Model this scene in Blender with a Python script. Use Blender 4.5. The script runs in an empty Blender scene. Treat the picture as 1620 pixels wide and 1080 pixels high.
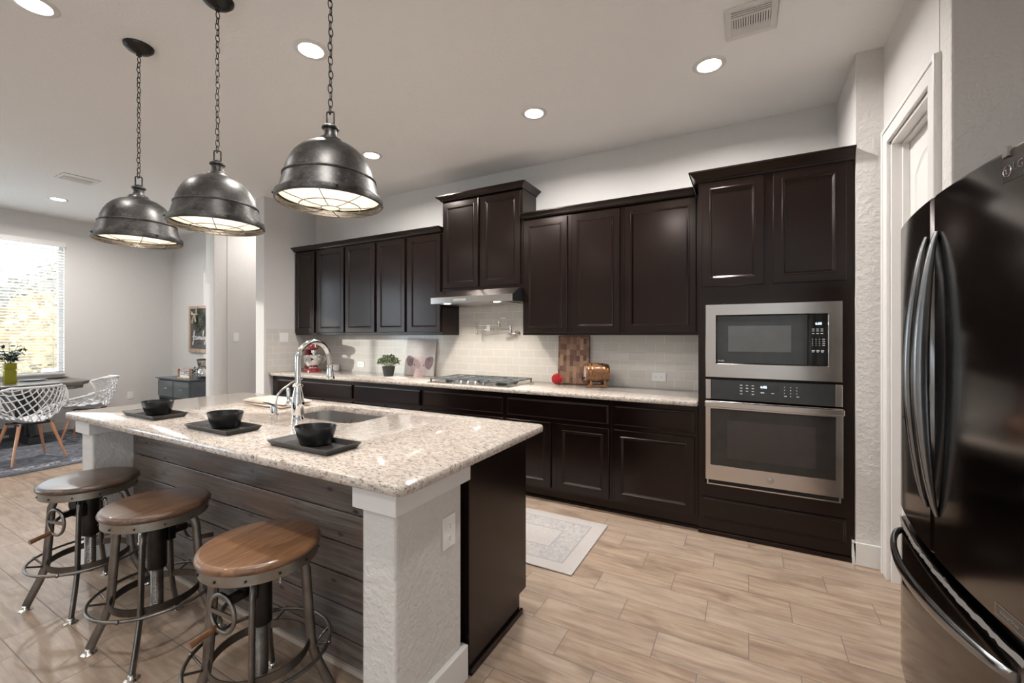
import bpy, bmesh, math, random
from mathutils import Vector, Matrix
random.seed(7)
C = bpy.context.scene.collection
PI = math.pi
# ------------------------------------------------------------------ camera
cam_d = bpy.data.cameras.new('camera'); cam = bpy.data.objects.new('camera', cam_d); C.objects.link(cam)
cam_d.sensor_width = 36; cam_d.lens = 684*36/1620.0
cam_d.shift_y = -10/1620.0
cam_d.clip_start = 0.02
cam.location = (0, 0, 1.372); cam.rotation_euler = (PI/2, 0, math.radians(28.59))
bpy.context.scene.camera = cam
# ------------------------------------------------------------------ world, sun, exposure
vs = bpy.context.scene.view_settings
vs.view_transform = 'Standard'; vs.look = 'None'; vs.gamma = 1; vs.use_curve_mapping = False
vs.exposure = 0.66
w = bpy.data.worlds.new('world'); bpy.context.scene.world = w; w.use_nodes = True
bgn = w.node_tree.nodes['Background']; bgn.inputs[0].default_value = (0.74, 0.87, 1.0, 1); bgn.inputs[1].default_value = 4.8
sun_d = bpy.data.lights.new('sun', 'SUN'); sun = bpy.data.objects.new('sun', sun_d); C.objects.link(sun)
sun_d.energy = 2.0; sun_d.color = (1, .95, .88); sun_d.angle = math.radians(0.8)
sun.location = (-14, -8, 6)
sun.rotation_euler = Vector((.6, .8, -.15)).to_track_quat('-Z', 'Y').to_euler()
CAN_W = 19.0; CAN_COL = (1, .965, .93)
# ------------------------------------------------------------------ dimensions of the place
CEIL = 3.06; YW = 3.889; XL = -5.16; XWIN = -8.70; XR = .57; YB = -4.8; XE = 1.38
# ------------------------------------------------------------------ node helpers
class NT:
    def __init__(s, name):
        s.m = bpy.data.materials.new(name); s.m.use_nodes = True
        s.t = s.m.node_tree; s.n = s.t.nodes; s.l = s.t.links
        s.p = s.n['Principled BSDF']; s.out = s.n['Material Output']
        s._pos = None
    def pos(s, kind='Object'):
        if s._pos is None:
            tc = s.n.new('ShaderNodeTexCoord'); s._pos = tc.outputs[kind]
        return s._pos
    def world(s):
        g = s.n.new('ShaderNodeNewGeometry'); return g.outputs['Position']
    def set(s, inp, v):
        if hasattr(v, 'is_output') or isinstance(v, bpy.types.NodeSocket): s.l.new(v, inp)
        else:
            if isinstance(v, (tuple, list)) and len(v) == 3 and inp.type == 'RGBA': v = (*v, 1)
            inp.default_value = v
    def math(s, op, a, b=0.0, c=None):
        n = s.n.new('ShaderNodeMath'); n.operation = op
        s.set(n.inputs[0], a); s.set(n.inputs[1], b)
        if c is not None: s.set(n.inputs[2], c)
        return n.outputs[0]
    def sep(s, v):
        n = s.n.new('ShaderNodeSeparateXYZ'); s.set(n.inputs[0], v); return n.outputs
    def comb(s, x, y, z):
        n = s.n.new('ShaderNodeCombineXYZ')
        for i, q in enumerate((x, y, z)): s.set(n.inputs[i], q)
        return n.outputs[0]
    def map(s, v, scale=(1, 1, 1), rot=(0, 0, 0), loc=(0, 0, 0)):
        n = s.n.new('ShaderNodeMapping'); s.set(n.inputs['Vector'], v)
        n.inputs['Scale'].default_value = scale; n.inputs['Rotation'].default_value = rot; n.inputs['Location'].default_value = loc
        return n.outputs[0]
    def noise(s, v, scale=5, detail=4, rough=.5, dist=0):
        n = s.n.new('ShaderNodeTexNoise'); s.set(n.inputs['Vector'], v)
        n.inputs['Scale'].default_value = scale; n.inputs['Detail'].default_value = detail
        n.inputs['Roughness'].default_value = rough; n.inputs['Distortion'].default_value = dist
        return n.outputs['Fac']
    def voro(s, v, scale=5, feature='F1', out='Distance'):
        n = s.n.new('ShaderNodeTexVoronoi'); n.feature = feature; s.set(n.inputs['Vector'], v); n.inputs['Scale'].default_value = scale
        return n.outputs[out]
    def white(s, v):
        n = s.n.new('ShaderNodeTexWhiteNoise'); s.set(n.inputs['Vector'], v); return n.outputs['Value']
    def ramp(s, f, pts):
        n = s.n.new('ShaderNodeValToRGB'); s.set(n.inputs[0], f)
        e = n.color_ramp.elements
        while len(e) < len(pts): e.new(.5)
        for i, (p, c) in enumerate(pts):
            e[i].position = p; e[i].color = (*c, 1) if isinstance(c, (tuple, list)) else (c, c, c, 1)
        return n.outputs[0]
    def mix(s, f, a, b, mode='MIX'):
        n = s.n.new('ShaderNodeMix'); n.data_type = 'RGBA'; n.blend_type = mode
        s.set(n.inputs[0], f); s.set(n.inputs[6], a); s.set(n.inputs[7], b); return n.outputs[2]
    def bump(s, h, strength=.3, dist=.01):
        n = s.n.new('ShaderNodeBump'); n.inputs['Strength'].default_value = strength; n.inputs['Distance'].default_value = dist
        s.set(n.inputs['Height'], h); s.l.new(n.outputs[0], s.p.inputs['Normal'])
    def base(s, col=None, rough=None, metal=None, spec=None, coat=None, **kw):
        if col is not None: s.set(s.p.inputs['Base Color'], col)
        if rough is not None: s.set(s.p.inputs['Roughness'], rough)
        if metal is not None: s.set(s.p.inputs['Metallic'], metal)
        if spec is not None: s.set(s.p.inputs['Specular IOR Level'], spec)
        if coat is not None: s.set(s.p.inputs['Coat Weight'], coat)
        for k, v in kw.items(): s.set(s.p.inputs[k.replace('_', ' ')], v)
        return s
def simple(name, col, rough=.5, metal=0, spec=.5, var=.06, vscale=12, bump=0, bscale=60, coat=0):
    m = NT(name)
    f = m.noise(m.pos(), vscale, 3)
    lo = tuple(c*(1-var) for c in col); hi = tuple(min(1, c*(1+var)) for c in col)
    m.base(m.ramp(f, [(.3, lo), (.7, hi)]), rough, metal, spec, coat)
    if bump: m.bump(m.noise(m.pos(), bscale, 2), bump, .004)
    return m.m
def emit(name, col, strength):
    m = NT(name); m.base((0, 0, 0), .5); m.set(m.p.inputs['Emission Color'], col); m.p.inputs['Emission Strength'].default_value = strength
    return m.m
# ------------------------------------------------------------------ materials
def m_wall(name, col, bstr=.35, scale=70):
    m = NT(name); m.base(col, .75, 0, .3)
    v = m.world(); a = m.noise(v, scale, 3, .55); b = m.noise(v, scale*.35, 2)
    m.bump(m.math('ADD', m.ramp(a, [(.42, 0.), (.62, 1.)]), b), bstr, .0022); return m.m
WALL = m_wall('wall_paint', (.655, .632, .612))
WALLT = m_wall('wall_paint_textured', (.63, .605, .58), .8, 34)
CEILM = m_wall('ceiling_paint', (.87, .86, .85), .3, 50)
TRIM = simple('white_trim_paint', (.72, .70, .68), .35, var=.01)
PLASTIC = simple('white_plastic', (.84, .83, .82), .3, var=.01)
def m_cab():
    m = NT('espresso_wood'); v = m.pos()
    g = m.noise(m.map(v, (9, 9, .9)), 4, 6, .6, .6); b = m.noise(v, 3.5, 3)
    c = m.mix(m.math('MULTIPLY', b, .6), m.ramp(g, [(.3, (.0030, .0015, .0012)), (.7, (.0068, .0032, .0025))]), (.0095, .0042, .0032))
    m.base(c, m.ramp(m.noise(v, 1.3, 1), [(.3, .19), (.7, .23)]), 0, .40); m.set(m.p.inputs['Specular Tint'], (1, .86, .80))
    m.bump(g, .03, .002); return m.m
CAB = m_cab()
CABIN = simple('dark_recess', (.006, .005, .005), .7)
def m_granite():
    m = NT('cream_granite'); v = m.world()
    big = m.noise(v, 2.2, 3); cl = m.noise(m.map(v, (1, 1.6, 1)), 24, 5, .65)
    base = m.mix(m.ramp(big, [(.35, 0.), (.7, 1.)]), (.585, .530, .472), (.53, .462, .40))
    base = m.mix(m.ramp(cl, [(.40, .8), (.56, 0.)]), base, (.43, .36, .31))
    sv = m.map(v, (46, 120, 80), rot=(0, 0, .35))
    sp = m.noise(sv, 1.0, 4, .6, .5)
    f1 = m.ramp(sp, [(.55, 0.), (.63, 1.)])
    base = m.mix(m.math('MULTIPLY', f1, .75), base, (.17, .125, .105))
    sp2 = m.noise(m.map(v, (75, 150, 110), rot=(0, 0, .2), loc=(3, 1, 2)), 1.0, 3, .6, .4)
    base = m.mix(m.math('MULTIPLY', m.ramp(sp2, [(.60, 0.), (.65, 1.)]), .85), base, (.06, .048, .045))
    sp3 = m.noise(m.map(v, (40, 60, 60), loc=(9, 5, 1)), 1.0, 3)
    base = m.mix(m.math('MULTIPLY', m.ramp(sp3, [(.62, 0.), (.70, 1.)]), .7), base, (.66, .62, .57))
    m.base(base, .10, 0, .5); return m.m
GRAN = m_granite()
def m_tile(axis):
    m = NT('subway_tile_' + axis); s = m.sep(m.world())
    u = s[0] if axis == 'x' else s[1]
    vec = m.comb(u, m.math('SUBTRACT', s[2], .914), 0)
    n = m.n.new('ShaderNodeTexBrick'); m.set(n.inputs['Vector'], vec)
    n.offset = .5; n.inputs['Scale'].default_value = 1; n.inputs['Mortar Size'].default_value = .0016
    n.inputs['Brick Width'].default_value = .156; n.inputs['Row Height'].default_value = .0775
    n.inputs['Mortar Smooth'].default_value = .3; n.inputs['Bias'].default_value = 0
    n.inputs['Color1'].default_value = (.665, .63, .58, 1); n.inputs['Color2'].default_value = (.625, .59, .54, 1); n.inputs['Mortar'].default_value = (.80, .78, .75, 1)
    m.base(n.outputs['Color'], m.ramp(n.outputs['Fac'], [(0, .12), (1, .6)]), 0, .5)
    m.bump(m.math('SUBTRACT', m.math('MULTIPLY', m.noise(m.world(), 14, 1), .25), n.outputs['Fac']), .35, .002); return m.m
TILEX, TILEY = m_tile('x'), m_tile('y')
def m_floor():
    m = NT('wood_look_plank_tile'); s = m.sep(m.world()); X, Y = s[0], s[1]
    r = m.math('DIVIDE', m.math('SUBTRACT', 3.003, Y), .184)
    row = m.math('FLOOR', r); fr = m.math('FRACT', r)
    u = m.math('DIVIDE', m.math('SUBTRACT', m.math('ADD', X, .18), m.math('MULTIPLY', row, .1843)), .553)
    iu = m.math('FLOOR', u); fu = m.math('FRACT', u)
    du = m.math('MULTIPLY', m.math('MINIMUM', fu, m.math('SUBTRACT', 1, fu)), .553)
    dv = m.math('MULTIPLY', m.math('MINIMUM', fr, m.math('SUBTRACT', 1, fr)), .184)
    d = m.math('MINIMUM', du, dv)
    g = m.ramp(m.math('MULTIPLY', d, 100), [(.14, 1.), (.24, 0.)])
    idv = m.comb(iu, row, 0); rnd = m.white(idv); rnd2 = m.white(m.comb(row, iu, 3))
    off = m.comb(m.math('MULTIPLY', rnd, 37), m.math('MULTIPLY', rnd2, 23), rnd)
    va = m.n.new('ShaderNodeVectorMath'); va.operation = 'ADD'; m.set(va.inputs[0], m.world()); m.set(va.inputs[1], off)
    gr = m.noise(m.map(va.outputs[0], (2.2, 22, 1)), 1.6, 6, .62, .45)
    kn = m.noise(m.map(va.outputs[0], (1.6, 5, 1)), 1.7, 4, .55, .9)
    fine = m.noise(m.map(va.outputs[0], (8, 150, 1)), 1.2, 3, .6)
    c = m.ramp(gr, [(.28, (.235, .155, .104)), (.47, (.335, .240, .172)), (.68, (.44, .335, .252))])
    c = m.mix(m.ramp(kn, [(.50, 0.), (.68, .6)]), c, (.13, .085, .060))
    c = m.mix(m.ramp(kn, [(.26, .5), (.42, 0.)]), c, (.44, .365, .30))
    c = m.mix(m.math('MULTIPLY', rnd2, .22), c, (.40, .345, .295))
    c = m.mix(m.math('MULTIPLY', fine, .22), c, (.20, .14, .10))
    c = m.mix(m.math('MULTIPLY', g, .85), c, (.15, .125, .11))
    m.base(c, m.ramp(m.math('ADD', fine, m.math('MULTIPLY', g, 1.)), [(.3, .33), (1, .55)]), 0, .45)
    m.bump(m.math('SUBTRACT', m.math('MULTIPLY', fine, .3), g), .35, .002); return m.m
FLOOR = m_floor()
def m_wood(name, cols, scale=(2, 30, 30), rough=.4, coord='Object', sc=1.5, dist=1, coat=0, bump=.1):
    m = NT(name); v = m.pos(coord) if coord != 'World' else m.world()
    g = m.noise(m.map(v, scale), sc, 6, .6, dist); b = m.noise(v, 5, 2)
    n = len(cols); c = m.ramp(g, [(.3+.4*i/(n-1), cols[i]) for i in range(n)])
    c = m.mix(m.math('MULTIPLY', b, .35), c, cols[0])
    m.base(c, rough, 0, .5, coat); m.bump(g, bump, .002); return m.m
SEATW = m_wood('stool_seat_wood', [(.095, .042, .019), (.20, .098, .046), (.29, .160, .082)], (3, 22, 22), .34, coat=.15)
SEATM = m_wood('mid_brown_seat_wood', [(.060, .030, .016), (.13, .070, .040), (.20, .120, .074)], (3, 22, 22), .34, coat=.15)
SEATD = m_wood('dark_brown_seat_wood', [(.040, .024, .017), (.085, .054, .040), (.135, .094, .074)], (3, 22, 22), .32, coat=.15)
def m_ship():
    m = NT('stained_shiplap'); v = m.world(); s = m.sep(v)
    row = m.math('FLOOR', m.math('DIVIDE', s[2], .13)); rnd = m.white(m.comb(row, 4, 1))
    off = m.comb(m.math('MULTIPLY', rnd, 31), 0, m.math('MULTIPLY', rnd, 7))
    va = m.n.new('ShaderNodeVectorMath'); va.operation = 'ADD'; m.set(va.inputs[0], v); m.set(va.inputs[1], off)
    g = m.noise(m.map(va.outputs[0], (1.3, 1, 26)), 1.6, 6, .6, 1.2)
    big = m.noise(m.map(va.outputs[0], (1.6, 1, 2.2)), 1.1, 3, .6, .8)
    c = m.ramp(g, [(.32, (.050, .041, .036)), (.5, (.115, .094, .082)), (.68, (.21, .178, .158))])
    c = m.mix(m.ramp(big, [(.46, 0.), (.66, .65)]), c, (.14, .090, .068))
    c = m.mix(m.ramp(big, [(.30, .6), (.46, 0.)]), c, (.15, .152, .16))
    kv = m.n.new('ShaderNodeTexVoronoi'); m.set(kv.inputs['Vector'], m.map(va.outputs[0], (4.2, 1, 9))); kv.inputs['Scale'].default_value = 1.5
    c = m.mix(m.ramp(kv.outputs['Distance'], [(.06, .95), (.16, 0.)]), c, (.012, .009, .008))
    m.base(c, .34, 0, .5); m.bump(m.math('ADD', g, m.ramp(big, [(.5, 0.), (.52, .5)])), .15, .003); return m.m
SHIP = m_ship()
def m_metal(name, col, rough, var=.15, scale=9, aniso=0, metal=1):
    m = NT(name); f = m.noise(m.pos(), scale, 5, .65)
    m.base(m.ramp(f, [(.35, tuple(c*(1-var) for c in col)), (.65, tuple(min(1, c*(1+var)) for c in col))]),
           m.ramp(f, [(.3, rough*.8), (.7, min(1, rough*1.2))]), metal)
    if aniso: m.p.inputs['Anisotropic'].default_value = aniso
    return m.m
GUN = m_metal('aged_steel', (.20, .185, .17), .38, .25)
GUND = m_metal('dark_cast_iron', (.05, .048, .046), .42, .25)
ZINC = m_metal('seat_band_steel', (.30, .28, .25), .40, .2)
CHROME = m_metal('polished_chrome', (.80, .81, .82), .06, .02)
NICKEL = m_metal('brushed_nickel', (.62, .59, .55), .2, .04)
STEEL = m_metal('stainless_steel', (.60, .55, .51), .19, .015, 1.5)
STEELD = m_metal('sink_steel', (.50, .49, .48), .30, .015, 1.5)
def m_shade():
    m = NT('weathered_zinc'); v = m.pos()
    a = m.noise(v, 9, 7, .7, .4); b = m.noise(m.map(v, (1, 1, 3)), 30, 6, .75, 1.5)
    c = m.ramp(a, [(.34, (.030, .029, .029)), (.52, (.075, .072, .069)), (.72, (.15, .143, .136))])
    c = m.mix(m.ramp(b, [(.56, 0.), (.72, .8)]), c, (.30, .29, .27))
    m.base(c, m.ramp(b, [(.3, .32), (.7, .48)]), .85); m.bump(b, .08, .002); return m.m
SHADE = m_shade()
ENAMEL = simple('white_enamel', (.80, .74, .64), .35, var=.01)
BSTEEL = NT('black_stainless').base((.075, .068, .066), .13, 1.0); BSTEEL.set(BSTEEL.p.inputs['Base Color'], BSTEEL.ramp(BSTEEL.noise(BSTEEL.world(), 4, 2), [(.3, (.150, .138, .132)), (.7, (.165, .152, .146))])); BSTEEL = BSTEEL.m
BHAND = m_metal('dark_handle_steel', (.26, .265, .27), .22, .05)
BLKGLASS = simple('black_glass', (.012, .012, .012), .06, var=.1, coat=.5)
BLKGREY = simple('dark_grey_glass', (.035, .036, .035), .12, var=.1)
WINGREY = simple('oven_window_glass', (.030, .027, .025), .08, var=.15)
BLACKP = simple('black_plastic', (.012, .012, .012), .35)
BLKCER = simple('black_ceramic', (.010, .010, .010), .28, var=.2)
TRAYM = simple('dark_slate_ceramic', (.030, .027, .026), .34, var=.2)
RED = simple('red_enamel', (.21, .012, .014), .16, var=.05, coat=.5)
REDB = simple('red_bead', (.42, .018, .022), .35, var=.3, vscale=60)
def m_cutting():
    m = NT('end_grain_board'); s = m.sep(m.world())
    col = m.math('FLOOR', m.math('DIVIDE', m.math('ADD', s[0], 2.0), .033)); sh = m.math('MULTIPLY', m.white(m.comb(col, 1, 2)), .9)
    row = m.math('FLOOR', m.math('ADD', m.math('DIVIDE', s[2], .052), sh)); rnd = m.white(m.comb(col, row, 5)); par = m.math('PINGPONG', col, 1)
    r2 = m.math('ADD', m.math('MULTIPLY', rnd, .75), m.math('MULTIPLY', par, .25))
    c = m.ramp(r2, [(.05, (.105, .052, .038)), (.35, (.20, .105, .07)), (.6, (.30, .165, .105)), (.9, (.42, .26, .17))])
    m.base(c, .4); return m.m
CUTB = m_cutting()
OAK = m_wood('stained_oak', [(.09, .035, .014), (.19, .082, .032), (.28, .14, .06)], (6, 30, 30), .25, coat=.4)
BEECH = m_wood('beech_leg_wood', [(.42, .20, .11), (.55, .29, .17)], (20, 20, 2), .4)
PALEW = m_wood('pale_frame_wood', [(.36, .25, .18), (.50, .37, .28)], (8, 8, 8), .55)
TABLEW = m_wood('grey_table_wood', [(.085, .075, .066), (.15, .135, .12), (.21, .19, .17)], (10, 2, 10), .35)
TABLED = m_wood('charcoal_table_base', [(.022, .023, .026), (.04, .04, .045)], (10, 2, 10), .4)
BLUEC = m_wood('slate_blue_paint', [(.075, .090, .100), (.12, .14, .155)], (3, 3, 3), .32)
LEAF = simple('green_leaf', (.07, .11, .035), .5, var=.5, vscale=30)
LEAFD = simple('dark_leaf', (.012, .030, .020), .45, var=.5, vscale=10)
POT = simple('charcoal_pot', (.035, .037, .038), .5)
SOIL = simple('soil', (.03, .02, .015), .9)
CLOTH = simple('beige_linen', (.60, .50, .42), .9, var=.08, bump=.4, bscale=200)
def glassy(name, col, transp, rough=.03):
    m = NT(name); m.base(col, rough, 0, .5)
    tr = m.n.new('ShaderNodeBsdfTransparent'); tr.inputs[0].default_value = (*[min(1, c) for c in col], 1)
    mx = m.n.new('ShaderNodeMixShader'); mx.inputs[0].default_value = transp
    m.l.new(m.p.outputs[0], mx.inputs[1]); m.l.new(tr.outputs[0], mx.inputs[2]); m.l.new(mx.outputs[0], m.out.inputs[0]); return m.m
GLASS = glassy('window_glass', (.95, .97, .97), .92)
YGLASS = glassy('yellow_green_glass', (.42, .40, .04), .45)
FILM = glassy('clear_film', (.62, .58, .55), .66, .15)
def m_rug(name, base, line, pat, x0, x1, y0, y1, sc):
    m = NT(name); s = m.sep(m.world())
    dx = m.math('MINIMUM', m.math('SUBTRACT', s[0], x0), m.math('SUBTRACT', x1, s[0]))
    dy = m.math('MINIMUM', m.math('SUBTRACT', s[1], y0), m.math('SUBTRACT', y1, s[1]))
    d = m.math('MINIMUM', dx, dy)
    p = m.noise(m.world(), sc, 6, .7, 2.5); p2 = m.voro(m.world(), sc*.9)
    f = m.ramp(p, [(.44, 0.), (.56, 1.)])
    f = m.math('MULTIPLY', f, m.ramp(p2, [(.1, .3), (.6, 1.)]))
    band = m.ramp(d, [(.10, .15), (.105, .95), (.235, .95), (.24, .3)])
    c = m.mix(m.math('MULTIPLY', f, band), base, pat)
    for q in (.095, .245):
        ln = m.ramp(m.math('ABSOLUTE', m.math('SUBTRACT', d, q)), [(.003, .9), (.006, 0.)])
        c = m.mix(ln, c, line)
    m.base(c, .95, 0, .1); m.bump(m.noise(m.world(), 300, 2), .3, .002); return m.m
RUG1 = m_rug('runner_weave', (.43, .395, .375), (.27, .265, .27), (.30, .30, .305), -3.0, -.88, 2.32, 3.06, 22)
RUG2 = m_rug('dining_rug_weave', (.10, .105, .125), (.4, .41, .44), (.46, .47, .50), -9.3, -6.30, -1.0, 2.45, 7)
PAPER = simple('pale_paper', (.60, .50, .46), .7, var=.03)
# ------------------------------------------------------------------ mesh builder
WL = {}
class MB:
    def __init__(s): s.v = []; s.f = []
    def add(s, vs, fs):
        o = len(s.v); s.v += [tuple(v) for v in vs]; s.f += [tuple(i+o for i in f) for f in fs]; return s
    def box(s, x0, x1, y0, y1, z0, z1, M=None):
        vs = [Vector(p) for p in ((x0,y0,z0),(x1,y0,z0),(x1,y1,z0),(x0,y1,z0),(x0,y0,z1),(x1,y0,z1),(x1,y1,z1),(x0,y1,z1))]
        if M is not None: vs = [M @ v for v in vs]
        return s.add(vs, [(0,3,2,1),(4,5,6,7),(0,1,5,4),(1,2,6,5),(2,3,7,6),(3,0,4,7)])
    def rings(s, rings, cap0=True, cap1=True, closed=False):
        n = len(rings[0]); vs = [p for r in rings for p in r]; fs = []
        m = len(rings)
        for i in range(m if closed else m-1):
            j = (i+1) % m
            for k in range(n): fs.append((i*n+k, i*n+(k+1) % n, j*n+(k+1) % n, j*n+k))
        if not closed:
            if cap0: fs.append(tuple(range(n))[::-1])
            if cap1: fs.append(tuple((m-1)*n+k for k in range(n)))
        return s.add(vs, fs)
    def lathe(s, prof, c=(0, 0, 0), seg=24, M=None, cap0=True, cap1=True, sy=1):
        R = []
        for r, z in prof:
            ring = [Vector((r*math.cos(2*PI*k/seg), r*sy*math.sin(2*PI*k/seg), z)) for k in range(seg)]
            if M is not None: ring = [M @ p for p in ring]
            R.append([p+Vector(c) for p in ring])
        return s.rings(R, cap0 and prof[0][0] > 1e-4, cap1 and prof[-1][0] > 1e-4)
    def tube(s, path, r, seg=8, closed=False, flat=None):
        P = [Vector(p) for p in path]; n = len(P); R = []
        up = None
        for i, p in enumerate(P):
            if closed: t = P[(i+1) % n]-P[i-1]
            else: t = P[min(i+1, n-1)]-P[max(i-1, 0)]
            t.normalize()
            if up is None:
                a = Vector((0, 0, 1)) if abs(t.z) < .9 else Vector((1, 0, 0))
                up = (a - t*a.dot(t)).normalized()
            else: up = (up - t*up.dot(t)).normalized()
            b = t.cross(up); rr = r[i] if isinstance(r, (list, tuple)) else r
            fw = flat if flat else (1, 1)
            R.append([p + up*rr*fw[0]*math.cos(2*PI*k/seg) + b*rr*fw[1]*math.sin(2*PI*k/seg) for k in range(seg)])
        return s.rings(R, closed=closed)
    def torus(s, c, R, r, seg=32, sseg=8, M=None, flat=None):
        path = [Vector((R*math.cos(2*PI*k/seg), R*math.sin(2*PI*k/seg), 0)) for k in range(seg)]
        if M is not None: path = [M @ p for p in path]
        return s.tube([p+Vector(c) for p in path], r, sseg, True, flat)
    def sphere(s, c, r, seg=16, rings=10, sc=(1, 1, 1)):
        prof = [(max(1e-5, math.sin(PI*i/rings)), -math.cos(PI*i/rings)) for i in range(rings+1)]
        M = Matrix.Diagonal((r*sc[0], r*sc[1], r*sc[2])).to_3x3()
        R = [[M @ Vector((a*math.cos(2*PI*k/seg), a*math.sin(2*PI*k/seg), z))+Vector(c) for k in range(seg)] for a, z in prof]
        return s.rings(R, False, False)
    def prism(s, poly, z0, z1, M=None):
        A = [Vector((x, y, z0)) for x, y in poly]; B = [Vector((x, y, z1)) for x, y in poly]
        if M is not None: A = [M @ p for p in A]; B = [M @ p for p in B]
        return s.rings([A, B])
    def build(s, name, mat, parent=None, smooth=None, bevel=0, bseg=2, label=None, keepnorm=False):
        me = bpy.data.meshes.new(name)
        o = bpy.data.objects.new(name, me); C.objects.link(o)
        off = WL.get(parent.name, Vector((0, 0, 0))) if parent is not None else Vector((0, 0, 0))
        me.from_pydata([tuple(Vector(v)-off) for v in s.v], [], s.f)
        if not keepnorm:
            b = bmesh.new(); b.from_mesh(me); bmesh.ops.remove_doubles(b, verts=b.verts, dist=1e-6)
            bmesh.ops.recalc_face_normals(b, faces=b.faces); b.to_mesh(me); b.free()
        me.materials.append(mat)
        if smooth:
            for p in me.polygons: p.use_smooth = True
            me.set_sharp_from_angle(angle=math.radians(smooth))
        if bevel:
            md = o.modifiers.new('bevel', 'BEVEL'); md.width = bevel; md.segments = bseg; md.limit_method = 'ANGLE'; md.angle_limit = math.radians(40); md.harden_normals = False
        if parent is not None: o.parent = parent; WL[o.name] = off
        if label: o['label'] = label
        return o
def thing(name, label, cat, loc=(0, 0, 0), group=None):
    o = bpy.data.objects.new(name, None); C.objects.link(o); o.location = loc; o.empty_display_size = .05
    o['label'] = label; o['category'] = cat
    if group: o['group'] = group
    WL[o.name] = Vector(loc); return o
def tag(o, label, cat, group=None):
    o['label'] = label; o['category'] = cat
    if group: o['group'] = group
    return o
def struct(o): o['kind'] = 'structure'; return o
def dup(root, loc, rz=None, label=None):
    def cp(o, par):
        c = o.copy(); C.objects.link(c)
        if par is not None: c.parent = par
        for ch in kids[o.name]: cp(ch, c)
        return c
    kids = {}
    def walk(o):
        kids[o.name] = list(o.children)
        for ch in o.children: walk(ch)
    walk(root)
    r = cp(root, None); r.location = loc
    if rz is not None: r.rotation_euler = (0, 0, rz)
    if label: r['label'] = label
    return r
def rrect(x0, x1, y0, y1, r, seg=6):
    pts = []
    for cx, cy, a in ((x1-r, y0+r, -PI/2), (x1-r, y1-r, 0), (x0+r, y1-r, PI/2), (x0+r, y0+r, PI)):
        for k in range(seg+1):
            t = a + PI/2*k/seg; pts.append((cx+r*math.cos(t), cy+r*math.sin(t)))
    return pts
def text(name, body, size, mat, parent, loc, rot, depth=.0006, align='CENTER', label=None, squash=1):
    cu = bpy.data.curves.new(name, 'FONT'); cu.body = body; cu.size = size; cu.extrude = depth; cu.align_x = align; cu.align_y = 'CENTER'
    tmp = bpy.data.objects.new(name+'_tmp', cu); C.objects.link(tmp)
    bpy.context.view_layer.update()
    me = bpy.data.meshes.new_from_object(tmp.evaluated_get(bpy.context.evaluated_depsgraph_get()))
    bpy.data.objects.remove(tmp); me.name = name
    M = Matrix.Translation(Vector(loc)-WL.get(parent.name, Vector((0, 0, 0)))) @ rot.to_4x4() @ Matrix.Diagonal((squash, 1, 1, 1))
    me.transform(M); me.materials.clear(); me.materials.append(mat)
    o = bpy.data.objects.new(name, me); C.objects.link(o); o.parent = parent; WL[o.name] = WL.get(parent.name, Vector((0, 0, 0)))
    if label: o['label'] = label
    return o
FACE_NY = Matrix.Rotation(PI/2, 3, 'X')                       # text facing -Y
FACE_NX = Matrix.Rotation(-PI/2, 3, 'Z') @ Matrix.Rotation(PI/2, 3, 'X')   # text facing -X
# ------------------------------------------------------------------ setting: floor, ceiling, walls
DX0 = .70
T = .14
struct(MB().box(-9.0, 1.7, YB-.2, 4.8, -.12, 0).build('floor', FLOOR))
struct(MB().box(-9.0, 1.7, YB-.2, 4.8, CEIL, CEIL+.12).build('ceiling', CEILM))
struct(MB().box(XL-.17, XR+.4, YW, YW+T, 0, CEIL).build('wall_back', WALL))
struct(MB().box(XL-.17, XL, 3.17, YW, 0, CEIL).build('wall_wing', WALL, bevel=.008))
struct(MB().box(XR, .72, 3.27, YW, 0, CEIL).build('wall_right_return', WALL, bevel=.008))
# hall and coffee nook beyond the wing wall
PX0, PX1 = -6.475, -6.275
struct(MB().box(PX0, PX1, 3.17, 3.34, 0, CEIL).build('wall_nook_partition', WALL, bevel=.008))
struct(MB().box(PX0, PX1+.005, 3.34, 4.30, 0, CEIL).build('wall_hall_left', WALL))
struct(MB().box(XWIN-.2, PX0, 3.74, 3.74+T, 0, CEIL).build('wall_nook_back', WALL))
struct(MB().box(PX0, XL-.17, 4.30, 4.44, 0, CEIL).build('wall_hall_back', WALL))
struct(MB().box(XL-.17, XL-.02, YW+T, 4.44, 0, CEIL).build('wall_hall_right', WALL))
# window wall at the left with real openings
openings = [(-.15, 2.40, .80, 2.70), (-3.64, -1.20, .55, 2.70)]
def wall_open_x(name, x0, x1, y0, y1, ops, mat):
    b = MB(); ys = y0
    for (a, c, z0, z1) in sorted(ops):
        b.box(x0, x1, ys, a, 0, CEIL); b.box(x0, x1, a, c, 0, z0); b.box(x0, x1, a, c, z1, CEIL); ys = c
    b.box(x0, x1, ys, y1, 0, CEIL); return struct(b.build(name, mat))
wall_open_x('wall_left', XWIN-.16, XWIN, YB, 3.74, openings, WALL)
struct(MB().box(-9.0, 1.6, YB-.16, YB, 0, CEIL).build('wall_rear', WALL))
b = MB(); b.box(XE, XE+.14, YB, -4.3, 0, CEIL); b.box(XE, XE+.14, -4.3, -2.4, 0, .3); b.box(XE, XE+.14, -4.3, -2.4, 2.6, CEIL); b.box(XE, XE+.14, -2.4, 2.45, 0, CEIL)
struct(b.build('wall_right', WALL))
struct(MB().box(DX0, XE, 2.31, 2.43, 0, CEIL).build('wall_fridge_alcove', WALLT, bevel=.008))
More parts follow.
